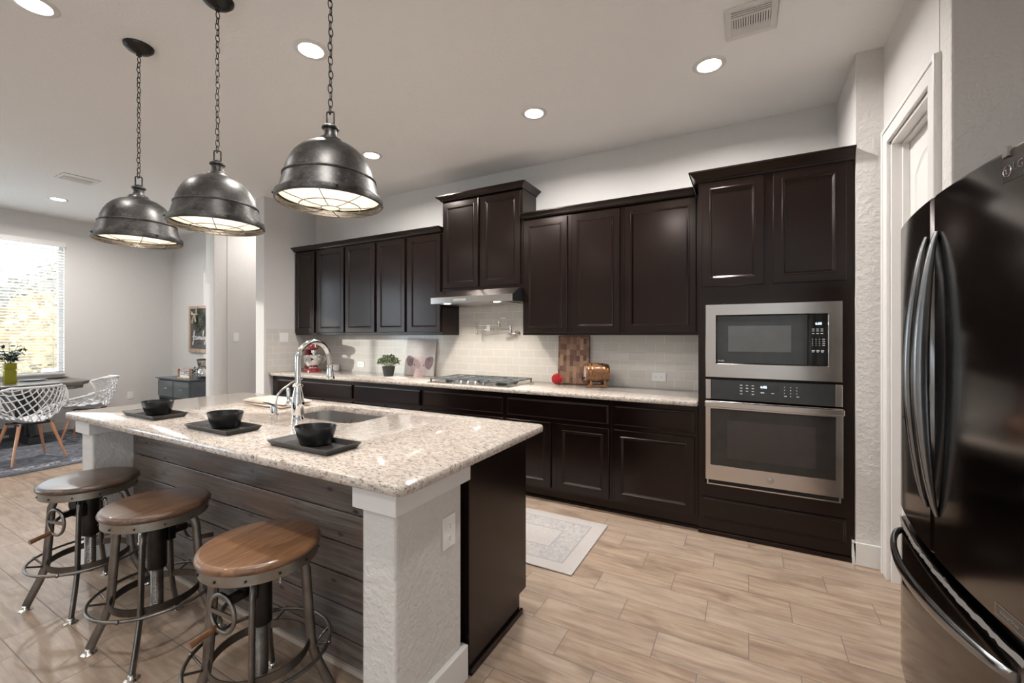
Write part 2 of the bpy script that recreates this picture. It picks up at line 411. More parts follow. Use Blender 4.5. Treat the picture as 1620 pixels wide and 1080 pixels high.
# pantry wall with door opening (faces -X)
DX = .70; dy0, dy1, dz = 2.50, 3.13, 2.45
b = MB(); b.box(DX, DX+.12, 2.4305, dy0, 0, CEIL); b.box(DX, DX+.12, dy1, 3.27, 0, CEIL); b.box(DX, DX+.12, dy0, dy1, dz, CEIL)
struct(b.build('wall_pantry', WALL))
struct(MB().box(XR, .72, 3.262, 3.27, 0, CEIL).build('wall_pantry_return', WALLT))
# door casing, jamb, door
b = MB()
for (a, c) in ((dy0-.09, dy0), (dy1, dy1+.09)):
    b.box(DX-.018, DX, a, c, 0, dz+.09); b.box(DX-.024, DX, a if a < 2.8 else c-.022, a+.022 if a < 2.8 else c, 0, dz+.09)
b.box(DX-.0182, DX, dy0-.09, dy1+.09, dz, dz+.0902); b.box(DX-.0242, DX, dy0-.09, dy1+.09, dz+.068, dz+.0902)
struct(b.build('trim_1', TRIM, bevel=.003))
b = MB(); b.box(DX, DX+.12, dy0, dy0+.02, 0, dz); b.box(DX, DX+.12, dy1-.02, dy1, 0, dz); b.box(DX, DX+.12, dy0, dy1, dz-.02, dz)
b.box(DX+.045, DX+.075, dy0+.02, dy0+.032, 0, dz-.02); b.box(DX+.045, DX+.075, dy1-.032, dy1-.02, 0, dz-.02); b.box(DX+.045, DX+.075, dy0+.02, dy1-.02, dz-.032, dz-.02)
struct(b.build('trim_2', TRIM, bevel=.002))
def panel_door():
    b = MB(); x = DX+.076
    b.box(x, x+.035, dy0+.022, dy1-.022, .01, dz-.022)
    y0, y1 = dy0+.022+.11, dy1-.022-.11; ym = (y0+y1)/2; hw = (y1-y0)/2
    for (za, zb, arch) in ((.25, .95, 0), (1.12, dz-.25, .10)):
        def loop(ins, xx):
            a, c = y0+ins, y1-ins; pts = [(xx, a, za+ins), (xx, c, za+ins)]
            for k in range(13):
                t = k/12; yy = c + (a-c)*t
                pts.append((xx, yy, zb-ins+arch*(1-((yy-ym)/hw)**2)))
            return [Vector(p) for p in pts]
        b.rings([loop(0, x-.001), loop(.008, x-.009), loop(.02, x-.003), loop(.035, x-.003), loop(.05, x-.010)], cap0=False)
    return b
struct(panel_door().build('door_1', TRIM, smooth=30))
# baseboards
def baseb(name, b): return struct(b.build(name, TRIM, bevel=.004))
b = MB(); b.box(XR-.018, .722, 3.244, 3.262, 0, .135); b.box(XR-.018, XR, 3.244, 3.30, 0, .135); baseb('baseboard_right_return', b)
baseb('baseboard_left', MB().box(XWIN, XWIN+.016, YB, 3.74, 0, .13))
baseb('baseboard_nook', MB().box(XWIN, PX0, 3.724, 3.74, 0, .13))
baseb('baseboard_hall', MB().box(PX1+.005, XL-.17, 4.284, 4.30, 0, .13))
baseb('baseboard_wing', MB().box(XL-.186, XL-.17, 3.154, YW, 0, .13))
baseb('baseboard_rear', MB().box(-8.68, XE, YB, YB+.016, 0, .13))
# backsplash tiles (walls of tile)
struct(MB().box(XL+.008, -.32, YW-.008, YW, .914, 1.55).build('trim_3', TILEX))
struct(MB().box(-2.80, -1.80, YW-.0085, YW, 1.55, 1.86).build('trim_4', TILEX))
struct(MB().box(XL, XL+.008, 3.20, YW, .914, 1.452).build('trim_5', TILEY))
# windows
def window(name, y0, y1, z0, z1, mull, XW=XWIN, sg=1):
    b = MB(); x0, x1 = sorted((XW-.12*sg, XW-.07*sg)); t = .045
    b.box(x0, x1, y0, y1, z0, z0+t); b.box(x0, x1, y0, y1, z1-t, z1)
    for y in [y0]+mull+[y1-t]: b.box(x0, x1, y, y+t, z0+t, z1-t)
    zm = (z0+z1)/2
    fr = struct(b.build(name, TRIM, bevel=.003))
    g = MB(); g.box(x0+.02, x0+.024, y0+t, y1-t, z0+t, z1-t); g.build('pane', GLASS, fr)
    s = MB(); s.box(min(XW-.07*sg, XW+.02*sg), max(XW-.07*sg, XW+.02*sg), y0, y1, z0, z0+.018); s.build('sill', TRIM, fr, bevel=.003)
    pl = bpy.data.lights.new('daylight_portal', 'AREA'); pl.shape = 'RECTANGLE'; pl.size = y1-y0; pl.size_y = z1-z0; pl.cycles.is_portal = True
    po = bpy.data.objects.new('daylight_portal', pl); C.objects.link(po); po.location = (XW-.135*sg, (y0+y1)/2, zm); po.rotation_euler = (0, -sg*PI/2, 0); pl.size, pl.size_y = z1-z0, y1-y0
window('window_1', *openings[0], [1.10])
window('window_2', *openings[1], [-2.44])
window('window_3', -4.3, -2.4, .3, 2.6, [-3.35], XE, -1)  # unseen window, added to bring in fill daylight from the right rear
# blinds on the dining window (two units side by side)
for (ya, yb, lab) in ((1.135, 2.395, 'white horizontal slat blind on the dining window, half raised by nothing, beside the outlet wall'), (-.145, 1.115, 'white horizontal slat blind hanging on the nearer half of the dining window')):
    lab = 'white horizontal slat blind on the dining window, the half nearer the coffee nook' if ya > 1 else lab
    t = thing('window_blind', lab, 'blind', (XWIN, (ya+yb)/2, .8), 'white slat blinds on the dining window')
    MB().box(XWIN-.02, XWIN+.045, ya-.01, yb+.01, 2.64, 2.71).build('headrail', TRIM, t, bevel=.003)
    s = MB(); z = .85
    while z < 2.63:
        M = Matrix.Translation((XWIN+.008, 0, z)) @ Matrix.Rotation(math.radians(-14), 4, 'Y')
        s.box(-.024, .024, ya, yb, -.0013, .0013, M); z += .0405
    s.build('slats', TRIM, t)
    MB().box(XWIN-.015, XWIN+.03, ya, yb, .815, .838).build('bottom_rail', TRIM, t, bevel=.002)
    for yy in (ya+.12, yb-.12, (ya+yb)/2):
        c = MB(); c.box(XWIN+.033, XWIN+.035, yy-.003, yy+.003, .83, 2.64); c.build('cord', TRIM, t)
# ------------------------------------------------------------------ recessed lights
cans = [(-.211, 2.964), (-1.426, 2.969), (-3.10, 2.934), (-2.27, 1.678), (-3.20, .77), (-7.52, 2.018),
        (-.9, .45), (-4.9, -.2), (-.6, -1.3), (-2.7, -1.3), (-4.9, -1.3), (-7.3, -.6), (-.6, -3.4), (-2.7, -3.4), (-4.9, -3.4), (-5.75, 3.72)]  # this row: unseen lights added for fill, the last to brighten the hall
can_labels = ['recessed ceiling light above the double oven tower', 'recessed ceiling light above the middle of the stove wall', 'recessed ceiling light seen just right of the nearest pendant shade',
  'recessed ceiling light beside the chain of the nearest pendant', 'recessed ceiling light in the top left corner of the picture', 'small recessed ceiling light over the dining table',
  'recessed ceiling light above the near end of the island', 'recessed ceiling light between island and dining table'] + ['recessed ceiling light over the living area behind the camera']*7 + ['recessed ceiling light in the hall beyond the kitchen corner']
LENS = emit('lit_lamp_lens', (1, .95, .88), 14)
b0 = None
for i, (x, y) in enumerate(cans):
    if b0 is None:
        r = thing('recessed_light', can_labels[0], 'ceiling light', (x, y, CEIL), 'recessed ceiling lights')
        MB().lathe([(.066, -.001), (.070, -.006), (.092, -.004), (.097, 0), (.066, 0)], (x, y, CEIL), 40, cap0=False, cap1=False).build('trim_ring', TRIM, r, smooth=40)
        MB().lathe([(.067, -.002), (.04, -.0045), (.001, -.005)], (x, y, CEIL), 32, cap0=False).build('lens', LENS, r, smooth=60)
        b0 = r
    else: r = dup(b0, (x, y, CEIL), None, can_labels[i])
    ld = bpy.data.lights.new('can_lamp', 'AREA'); ld.shape = 'DISK'; ld.size = .12; ld.energy = CAN_W*(1.05 if i < 3 else .8 if i < 4 else .25 if i < 5 else .8 if i < 5 else 1.3 if i == 5 else .8 if i < 7 else .33 if i == 15 else .4); ld.color = CAN_COL; ld.spread = math.radians(162)
    lo = bpy.data.objects.new('can_lamp', ld); C.objects.link(lo); lo.location = (x, y, CEIL-.012)
# ceiling vents
def vent(cx, cy, lx, ly, rz, label, near):
    t = thing('ceiling_vent', label, 'vent', (cx, cy, CEIL), None); M = Matrix.Translation((cx, cy, CEIL)) @ Matrix.Rotation(rz, 4, 'Z')
    b = MB(); hx, hy = lx/2, ly/2; e = .03
    for q in ((-hx, hx, -hy, -hy+e), (-hx, hx, hy-e, hy), (-hx, -hx+e, -hy+e, hy-e), (hx-e, hx, -hy+e, hy-e)): b.box(*q, -.008, 0, M)
    b.build('frame', TRIM, t, bevel=.002)
    MB().box(-hx+e, hx-e, -hy+e, hy-e, -.002, -.001, M).build('backing', CABIN, t)
    s = MB(); hx -= e; hy -= e
    a1, a2 = -hy+(2*hy)*.30, -hy+(2*hy)*.72
    for q in (a1, a2): s.box(-hx, hx, q-.004, q+.004, -.0075, -.002, M)
    n = 16
    for k in range(n):
        x = -hx+(k+.5)*2*hx/n; s.box(x-.0045, x+.0035, a1, a2, -.008, -.003, M)
    for k in range(4):
        y = -hy+(k+.5)*(a1+hy)/4; s.box(-hx, hx, y-.005, y+.003, -.0075, -.003, M)
        y = a2+(k+.5)*(hy-a2)/4; s.box(-hx, hx, y-.008, y+.0085, -.0075, -.003, M)
    s.build('louvers', TRIM, t)
vent(.015, 2.635, .245, .275, 0, 'square white ceiling vent near the pantry door', True)
vent(-6.355, 1.857, .30, .27, -PI/2, 'narrow white ceiling vent above the space between island and dining table', False)
# ------------------------------------------------------------------ cabinets
def ring_face(b, u0, u1, v0, v1, prof, face):
    """loft nested rectangles; prof = [(inset, depth)] ; face(u,v,d) -> point"""
    R = []
    for ins, d in prof:
        R.append([Vector(face(u0+ins, v0+ins, d)), Vector(face(u1-ins, v0+ins, d)), Vector(face(u1-ins, v1-ins, d)), Vector(face(u0+ins, v1-ins, d))])
    b.rings(R)
def door(name, parent, u0, u1, v0, v1, face, drawer=False):
    b = MB()
    if drawer: prof = [(0, 0), (0, .013), (.004, .016), (.012, .0175), (.016, .021)]
    else: prof = [(0, 0), (0, .017), (.003, .020), (.048, .020), (.0515, .0235), (.057, .0235), (.062, .018), (.070, .010), (.074, .010)]
    ring_face(b, u0, u1, v0, v1, prof, face)
    return b.build(name, CAB, parent)
def f_ny(y): return lambda u, v, d: (u, y-d, v)
def f_py(y): return lambda u, v, d: (u, y+d, v)
UF = 3.586   # face of upper carcasses (doors stand proud)
def upper(label, x0, x1, z0, z1, doors, dz0, dz1, group='espresso upper cabinets', yb=YW-.009, rail=True):
    t = thing('upper_cabinet', label, 'cabinet', ((x0+x1)/2, yb, z0), group)
    MB().box(x0, x1, UF, yb, z0, z1).build('carcass', CAB, t, bevel=.002)
    for (a, c) in doors: door('door', t, a, c, dz0, dz1, f_ny(UF))
    return t
upper('narrow espresso wall cabinet in the corner above the stand mixer', XL+.01, -4.742, 1.372, 2.44, [(-5.135, -4.769)], 1.405, 2.425)
upper('espresso wall cabinet with two doors right beside the narrow corner cabinet', -4.742, -3.708, 1.372, 2.44, [(-4.715, -4.237), (-4.204, -3.727)], 1.405, 2.425)
upper('espresso wall cabinet with two doors directly left of the range hood', -3.708, -2.773, 1.372, 2.44, [(-3.688, -3.273), (-3.228, -2.79)], 1.405, 2.425)
upper('taller raised espresso cabinet with two doors above the range hood', -2.771, -1.84, 1.815, 2.74, [(-2.754, -2.325), (-2.288, -1.86)], 1.850, 2.722)
upper('espresso wall cabinet with two doors directly right of the range hood', -1.838, -.912, 1.372, 2.44, [(-1.822, -1.395), (-1.352, -.930)], 1.395, 2.425)
upper('espresso wall cabinet with a single wide door beside the oven tower', -.912, -.325, 1.372, 2.44, [(-.889, -.345)], 1.395, 2.425)
def crown(label, x0, x1, yf, z0, z1, out, L, R, yb=YW, el=1, er=1):
    prof = [(0, z0), (.006, z0), (.010, z0+.012), (.022, z0+.022), (out*.75, z1-.018), (out-.004, z1-.012), (out, z1-.010), (out, z1), (0, z1)]
    b = MB(); Rg = []
    for o, z in prof:
        Rg.append([Vector((x0-o*L, yb, z)), Vector((x0-o*L, yf-o, z)), Vector((x1+o*R, yf-o, z)), Vector((x1+o*R, yb, z))])
    b.rings(Rg)
    return tag(b.build('crown_molding', CAB), label, 'molding', 'espresso crown moldings on the cabinets')
crown('espresso crown molding running over the left row of wall cabinets', XL+.002, -2.773, UF-.02, 2.4405, 2.492, .05, 0, 0, YW-.001)
crown('espresso crown molding topping the raised cabinet over the hood', -2.771, -1.84, UF-.02, 2.7405, 2.792, .05, 1, 1, YW-.001)
crown('espresso crown molding over the wall cabinets between hood and oven tower', -1.838, -.362, UF-.02, 2.4405, 2.492, .05, 0, 0, YW-.001)
# base cabinets
BF = 3.279
def basecab(label, x0, x1, drawers, doors):
    t = thing('base_cabinet', label, 'cabinet', ((x0+x1)/2, YW-.01, 0), 'espresso base cabinets along the stove wall')
    MB().box(x0, x1, BF, YW-.01, .095, .878).build('carcass', CAB, t, bevel=.002)
    MB().box(x0, x1, BF+.05, BF+.068, 0, .0948).build('toe_kick', CAB, t)
    for (a, c) in drawers: door('drawer_front', t, a, c, .686, .836, f_ny(BF), True)
    for (a, c) in doors: door('door', t, a, c, .118, .655, f_ny(BF))
basecab('narrow espresso base cabinet at the far left end under the stand mixer', XL+.01, -4.68, [(-5.13, -4.72)], [(-5.13, -4.72)])
basecab('espresso base cabinet with one wide drawer, second from the left wall', -4.68, -3.722, [(-4.65, -3.742)], [(-4.65, -4.205), (-4.187, -3.742)])
basecab('espresso base cabinet with one wide drawer below the pig picture', -3.722, -2.774, [(-3.703, -2.792)], [(-3.703, -3.257), (-3.238, -2.792)])
basecab('espresso base cabinet with a false drawer front under the gas cooktop', -2.774, -1.848, [(-2.755, -1.868)], [(-2.755, -2.32), (-2.303, -1.868)])
basecab('espresso base cabinet with one drawer over two doors below the wooden board', -1.848, -.914, [(-1.827, -.934)], [(-1.827, -1.42), (-1.366, -.934)])
basecab('espresso base cabinet with one drawer over one door beside the oven tower', -.914, -.305, [(-.893, -.326)], [(-.893, -.326)])
# shoe molding at the floor
tag(MB().box(XL+.01, -.305, BF+.036, BF+.0498, 0, .018).build('shoe_molding', CAB), 'thin espresso shoe molding on the floor along the stove wall cabinets', 'molding')
# oven tower
TF = 3.28
t = thing('oven_tower_cabinet', 'tall espresso cabinet tower holding the built in microwave and oven', 'cabinet', (.12, YW-.01, 0))
b = MB(); X0, X1 = -.303, .545
b.box(X0, X0+.03, TF, YW-.01, .0, 2.44); b.box(X1-.03, X1, TF, YW-.01, .0, 2.44); b.box(X0+.03, X1-.03, TF, YW-.01, 1.586, 2.44)
b.box(X0+.03, X1-.03, TF, YW-.01, .0, .352); b.box(X0+.03, X1-.03, YW-.03, YW-.01, .352, 1.586)
b.box(X0+.03, X0+.0465, TF, TF+.02, .352, 1.586); b.box(X1-.043, X1-.03, TF, TF+.02, .352, 1.586); b.box(X0+.0465, X1-.043, TF, TF+.5, 1.072, 1.079)
b.build('carcass', CAB, t)
door('door', t, -.278, .095, 1.707, 2.425, f_ny(TF)); door('door', t, .144, .525, 1.707, 2.425, f_ny(TF))
door('drawer_front', t, -.278, .525, .108, .253, f_ny(TF), True)
MB().box(X1, X1+.024, TF+.01, YW-.01, 0, 2.44).build('filler_strip', CAB, t)
b = MB(); b.box(X0, X1+.02, TF-.014, TF, 0, .03); b.build('shoe_molding', CAB, t, bevel=.004)
b = MB(); prof = [(0, 2.432), (.006, 2.432), (.01, 2.444), (.022, 2.456), (.048, 2.485), (.052, 2.488), (.058, 2.489), (.058, 2.5), (0, 2.5)]
b.rings([[Vector((X0-o, 3.86, z)), Vector((X0-o, TF-o, z)), Vector((X1+.022, TF-o, z)), Vector((X1+.022, 3.86, z))] for o, z in prof]); b.build('crown', CAB, t)
# ------------------------------------------------------------------ stove wall countertop
def slab(b, outer, z0, z1, ch=.004):
    def ins(pts, d):
        cx = sum(p[0] for p in pts)/len(pts); cy = sum(p[1] for p in pts)/len(pts)
        n = len(pts); out = []
        for i in range(n):
            a = Vector(pts[i-1]); c = Vector(pts[(i+1) % n]); tt = (c-a)
            if tt.length < 1e-9: out.append(pts[i]); continue
            tt.normalize(); nn = Vector((-tt.y, tt.x)); out.append((pts[i][0]+nn.x*d, pts[i][1]+nn.y*d))
        return out
    R = [[Vector((x, y, z0)) for x, y in ins(outer, ch)], [Vector((x, y, z0+ch)) for x, y in outer], [Vector((x, y, z1-ch)) for x, y in outer], [Vector((x, y, z1)) for x, y in ins(outer, ch)]]
    b.rings(R)
b = MB(); pts = rrect(XL+.009, -.3045, 3.228, YW-.0095, .006, 3); slab(b, pts, .879, .914)
tag(b.build('wall_countertop', GRAN, smooth=50), 'long cream granite worktop along the tiled stove wall', 'countertop')
# ------------------------------------------------------------------ island
t = thing('kitchen_island', 'kitchen island base with white end columns, grey shiplap front and dark cabinets behind', 'island', (-2.25, 1.4, 0))
def column(x0, x1, outer):
    MB().box(x0, x1, 1.046, 1.414, 0, .878).build('column', WALLT, t, bevel=.012, bseg=3, label='textured white end column')
    b = MB(); b.box(x0-.022, x1+.022, 1.024, 1.446, .792, .8785); b.build('column_cap', TRIM, t, bevel=.003)
    b = MB(); b.box(x0-.018, x1+.018, 1.028, 1.436, 0, .135); b.build('column_base', TRIM, t, bevel=.004)
column(-1.152, -.999, 1); column(-3.52, -3.367, -1)
b = MB(); z = -.01
zs = [0, .12, .25, .38, .51, .64, .77, .878]
for i in range(7):
    b.box(-3.366, -1.153, 1.238, 1.256, zs[i]+.0025, zs[i+1]-.0025)
b.build('shiplap_panel', SHIP, t, bevel=.0025)
MB().box(-3.366, -1.153, 1.2565, 1.266, 0, .878).build('panel_backing', CABIN, t)
MB().box(-3.366, -1.153, 1.226, 1.2375, 0, .022).build('panel_shoe', simple('grout_caulk', (.42, .36, .30), .7), t)
b = MB()
poly = [(1.447, 0), (1.885, 0), (1.885, .098), (1.955, .098), (1.955, .878), (1.447, .878)]
def ypoly(b, poly, x0, x1): b.rings([[Vector((x0, y, z)) for y, z in poly], [Vector((x1, y, z)) for y, z in poly]])
ypoly(b, poly, -1.012, -.985); b.build('end_panel', CAB, t, bevel=.002)
b = MB(); ypoly(b, [(1.447, 0), (1.9, 0), (1.9, .028), (1.447, .028)], -.985, -.972); b.build('end_shoe', CAB, t, bevel=.004)
b = MB()
for (a, c) in ((-3.50, -2.50), (-1.76, -1.013)): b.box(a, c, 1.27, 1.955, .098, .878)
b.box(-2.50, -1.76, 1.27, 1.955, .098, .62); b.box(-2.50, -1.76, 1.27, 1.50, .62, .878); b.box(-2.50, -1.76, 1.94, 1.955, .62, .878)
b.box(-3.50, -1.013, 1.87, 1.885, 0, .098)
b.build('cabinet_box', CAB, t)
for (a, c) in ((-3.48, -3.0), (-2.98, -2.5), (-2.48, -2.13), (-2.11, -1.76), (-1.74, -1.40), (-1.38, -1.03)):
    door('door', t, a, c, .118, .655, f_py(1.955)); door('drawer_front', t, a, c, .686, .846, f_py(1.955), True)
MB().box(-1.03, -1.013, 1.955, 1.974, .11, .86).build('door_edge', CAB, t)
# granite top with sink cut-out
def top_hole(b, O, I, z0, z1, ch=.005):
    def L(P, z): return [Vector((x, y, z)) for x, y in P]
    def off(P, d):
        n = len(P); out = []
        for i in range(n):
            a = Vector(P[i-1]); c = Vector(P[(i+1) % n]); q = (c-a).normalized(); out.append((P[i][0]-q.y*d, P[i][1]+q.x*d))
        return out
    Oi = off(O, ch); Ii = off(I, -ch)
    loops = [L(Oi, z0), L(O, z0+ch), L(O, z1-ch), L(Oi, z1), L(Ii, z1), L(I, z1-ch), L(I, z0)]
    b.rings(loops, closed=True)
O = rrect(-3.57, -.913, .981, 2.03, .035, 8); I = rrect(-2.45, -1.80, 1.56, 1.925, .07, 8)
b = MB(); top_hole(b, O, I, .879, .914)
tag(b.build('island_countertop', GRAN, smooth=50), 'large cream granite island worktop with an undermount sink cut out', 'countertop')
# sink
t = thing('sink', 'stainless steel undermount sink set in the island worktop', 'sink', (-2.125, 1.74, .69))
b = MB()
def L(P, z): return [Vector((x, y, z)) for x, y in P]
rs = [L(rrect(-2.475, -1.775, 1.535, 1.935, .075, 8), .8785), L(rrect(-2.447, -1.803, 1.563, 1.922, .07, 8), .8785), L(rrect(-2.44, -1.81, 1.57, 1.917, .07, 8), .74), L(rrect(-2.42, -1.83, 1.59, 1.90, .06, 8), .70), L(rrect(-2.36, -1.89, 1.65, 1.84, .05, 8), .693)]
b.rings(rs, cap0=False); o = b.build('basin', STEELD, t, smooth=50, keepnorm=True)
md = o.modifiers.new('s', 'SOLIDIFY'); md.thickness = .0015; md.offset = 0
b = MB(); b.lathe([(.045, .694), (.04, .698), (.02, .695), (.001, .695)], (-2.125, 1.745, 0), 24); b.build('drain', CHROME, t, smooth=40)
# ------------------------------------------------------------------ faucet
fx, fy = -2.145, 1.505
t = thing('kitchen_faucet', 'tall chrome gooseneck faucet with pull down spray head beside the sink', 'faucet', (fx, fy, .914))
MB().lathe([(.033, 0), (.033, .008), (.029, .012), (.030, .03), (.031, .06), (.033, .085), (.031, .11), (.024, .145), (.020, .165), (.019, .175), (.026, .18), (.026, .188), (.020, .194), (.015, .20)], (fx, fy, .914), 32).build('body', CHROME, t, smooth=50)
path = [(fx, fy, 1.10), (fx, fy, 1.20)] + [(fx, fy+.1-.1*math.cos(a), 1.235+.1*math.sin(a)) for a in [PI*k/18 for k in range(19)]][:-1] + [(fx, fy+.203, 1.22), (fx, fy+.206, 1.20)]
MB().tube(path, .0145, 16).build('neck', CHROME, t, smooth=60)
Ms = Matrix.Rotation(math.radians(3), 3, 'X')
MB().lathe([(.014, 0), (.018, -.004), (.018, -.014), (.015, -.02), (.017, -.03), (.022, -.065), (.023, -.085), (.019, -.092), (.001, -.092)], (fx, fy+.206, 1.205), 24, M=Ms).build('spray_head', CHROME, t, smooth=40)
b = MB(); b.tube([(fx-.02, fy, 1.0), (fx-.045, fy, 1.0), (fx-.07, fy, 1.0)], [.017, .015, .018], 16); b.sphere((fx-.072, fy, 1.0), .019)
b.tube([(fx-.075, fy, 1.0), (fx-.078, fy-.002, 1.03), (fx-.076, fy-.004, 1.07), (fx-.08, fy-.004, 1.082)], [.010, .0085, .010, .006], 12); b.build('handle', CHROME, t, smooth=50)
t = thing('water_tap', 'small slim chrome water tap next to the tall faucet', 'tap', (-2.372, 1.515, .914))
MB().lathe([(.024, 0), (.024, .005), (.018, .008), (.018, .05), (.015, .058), (.001, .06)], (-2.372, 1.515, .914), 24).build('base', CHROME, t, smooth=40)
MB().tube([(-2.352, 1.515, .95), (-2.352, 1.515, 1.0), (-2.350, 1.522, 1.03), (-2.345, 1.545, 1.058), (-2.335, 1.60, 1.095), (-2.33, 1.64, 1.118), (-2.33, 1.655, 1.12), (-2.33, 1.662, 1.11)], [.006]*5+[.007, .0075, .006], 10).build('spout', CHROME, t, smooth=50)
MB().tube([(-2.372, 1.515, .973), (-2.40, 1.50, .985), (-2.43, 1.49, .988)], [.005, .004, .003], 8).build('lever', BLACKP, t, smooth=50)
# towel
t = thing('folded_towel', 'folded beige linen towel lying on the island behind the slim tap', 'towel', (-2.78, 1.74, .914))
def towel_layer(b, x0, x1, y0, y1, z, h, ph):
    nx, ny = 14, 8; top = []; bot = []
    for j in range(ny+1):
        for i in range(nx+1):
            u, v = i/nx, j/ny; x = x0+(x1-x0)*u; y = y0+(y1-y0)*v
            e = min(u, 1-u, v, 1-v)*6; e = min(1, e)**.4
            zz = z+h*(.3+.7*e)+.006*math.sin(u*7+ph)*math.cos(v*5+ph)*e
            top.append((x+.006*math.sin(v*6+ph), y+.006*math.sin(u*5+ph), zz)); bot.append((x+.006*math.sin(v*6+ph), y+.006*math.sin(u*5+ph), z))
    n = len(top); f = []
    q = lambda i, j: j*(nx+1)+i
    for j in range(ny):
        for i in range(nx):
            f.append((q(i, j), q(i+1, j), q(i+1, j+1), q(i, j+1))); f.append((n+q(i, j), n+q(i, j+1), n+q(i+1, j+1), n+q(i+1, j)))
    for i in range(nx): f.append((q(i, 0), n+q(i, 0), n+q(i+1, 0), q(i+1, 0))); f.append((q(i, ny), q(i+1, ny), n+q(i+1, ny), n+q(i, ny)))
    for j in range(ny): f.append((q(0, j), q(0, j+1), n+q(0, j+1), n+q(0, j))); f.append((q(nx, j), n+q(nx, j), n+q(nx, j+1), q(nx, j+1)))
    b.add(top+bot, f)
for k in range(3):
    b = MB(); towel_layer(b, -2.95+.012*k, -2.50, 1.63+.010*k, 1.85, .9145+.013*k, .013 if k < 2 else .020, k*1.3); b.build('fold', CLOTH, t, smooth=60)
# ------------------------------------------------------------------ tray + bowl sets on the island
def tray(cx, cy, label):
    hx, hy = .185, .085
    t = thing('serving_tray', label, 'tray', (cx, cy, .9142), 'black rectangular trays on the island')
    b = MB()
    P = [(hx-.014, hy-.014, 0), (hx, hy, .024), (hx-.006, hy-.006, .024), (hx-.022, hy-.022, .005)]
    b.rings([[Vector((cx+sx*a, cy+sy*c, .9142+z)) for sx, sy in ((-1, -1), (1, -1), (1, 1), (-1, 1))] for a, c, z in P])
    b.build('tray_body', TRAYM, t, bevel=.0015)
    return t
def bowl(cx, cy, label):
    t = thing('bowl', label, 'bowl', (cx, cy, .9205), 'black oval bowls on the trays')
    prof = [(.060, .0), (.067, .004), (.078, .034), (.088, .070), (.088, .074), (.085, .074), (.075, .036), (.060, .010), (.001, .008)]
    MB().lathe(prof, (cx, cy, .9206), 40, sy=.75, M=Matrix.Rotation(math.radians(15), 3, 'Z')).build('bowl_body', BLKCER, t, smooth=40)
    return t
for i, (cx, cy, wh) in enumerate([(-1.565, 1.17, 'nearest the white end column'), (-2.245, 1.175, 'in the middle of the island'), (-2.955, 1.185, 'farthest away, towards the dining table')]):
    tray(cx, cy, 'dark rectangular tray on the island, '+wh); bowl(cx-.015, cy+.02, 'black bowl standing on the tray '+wh)
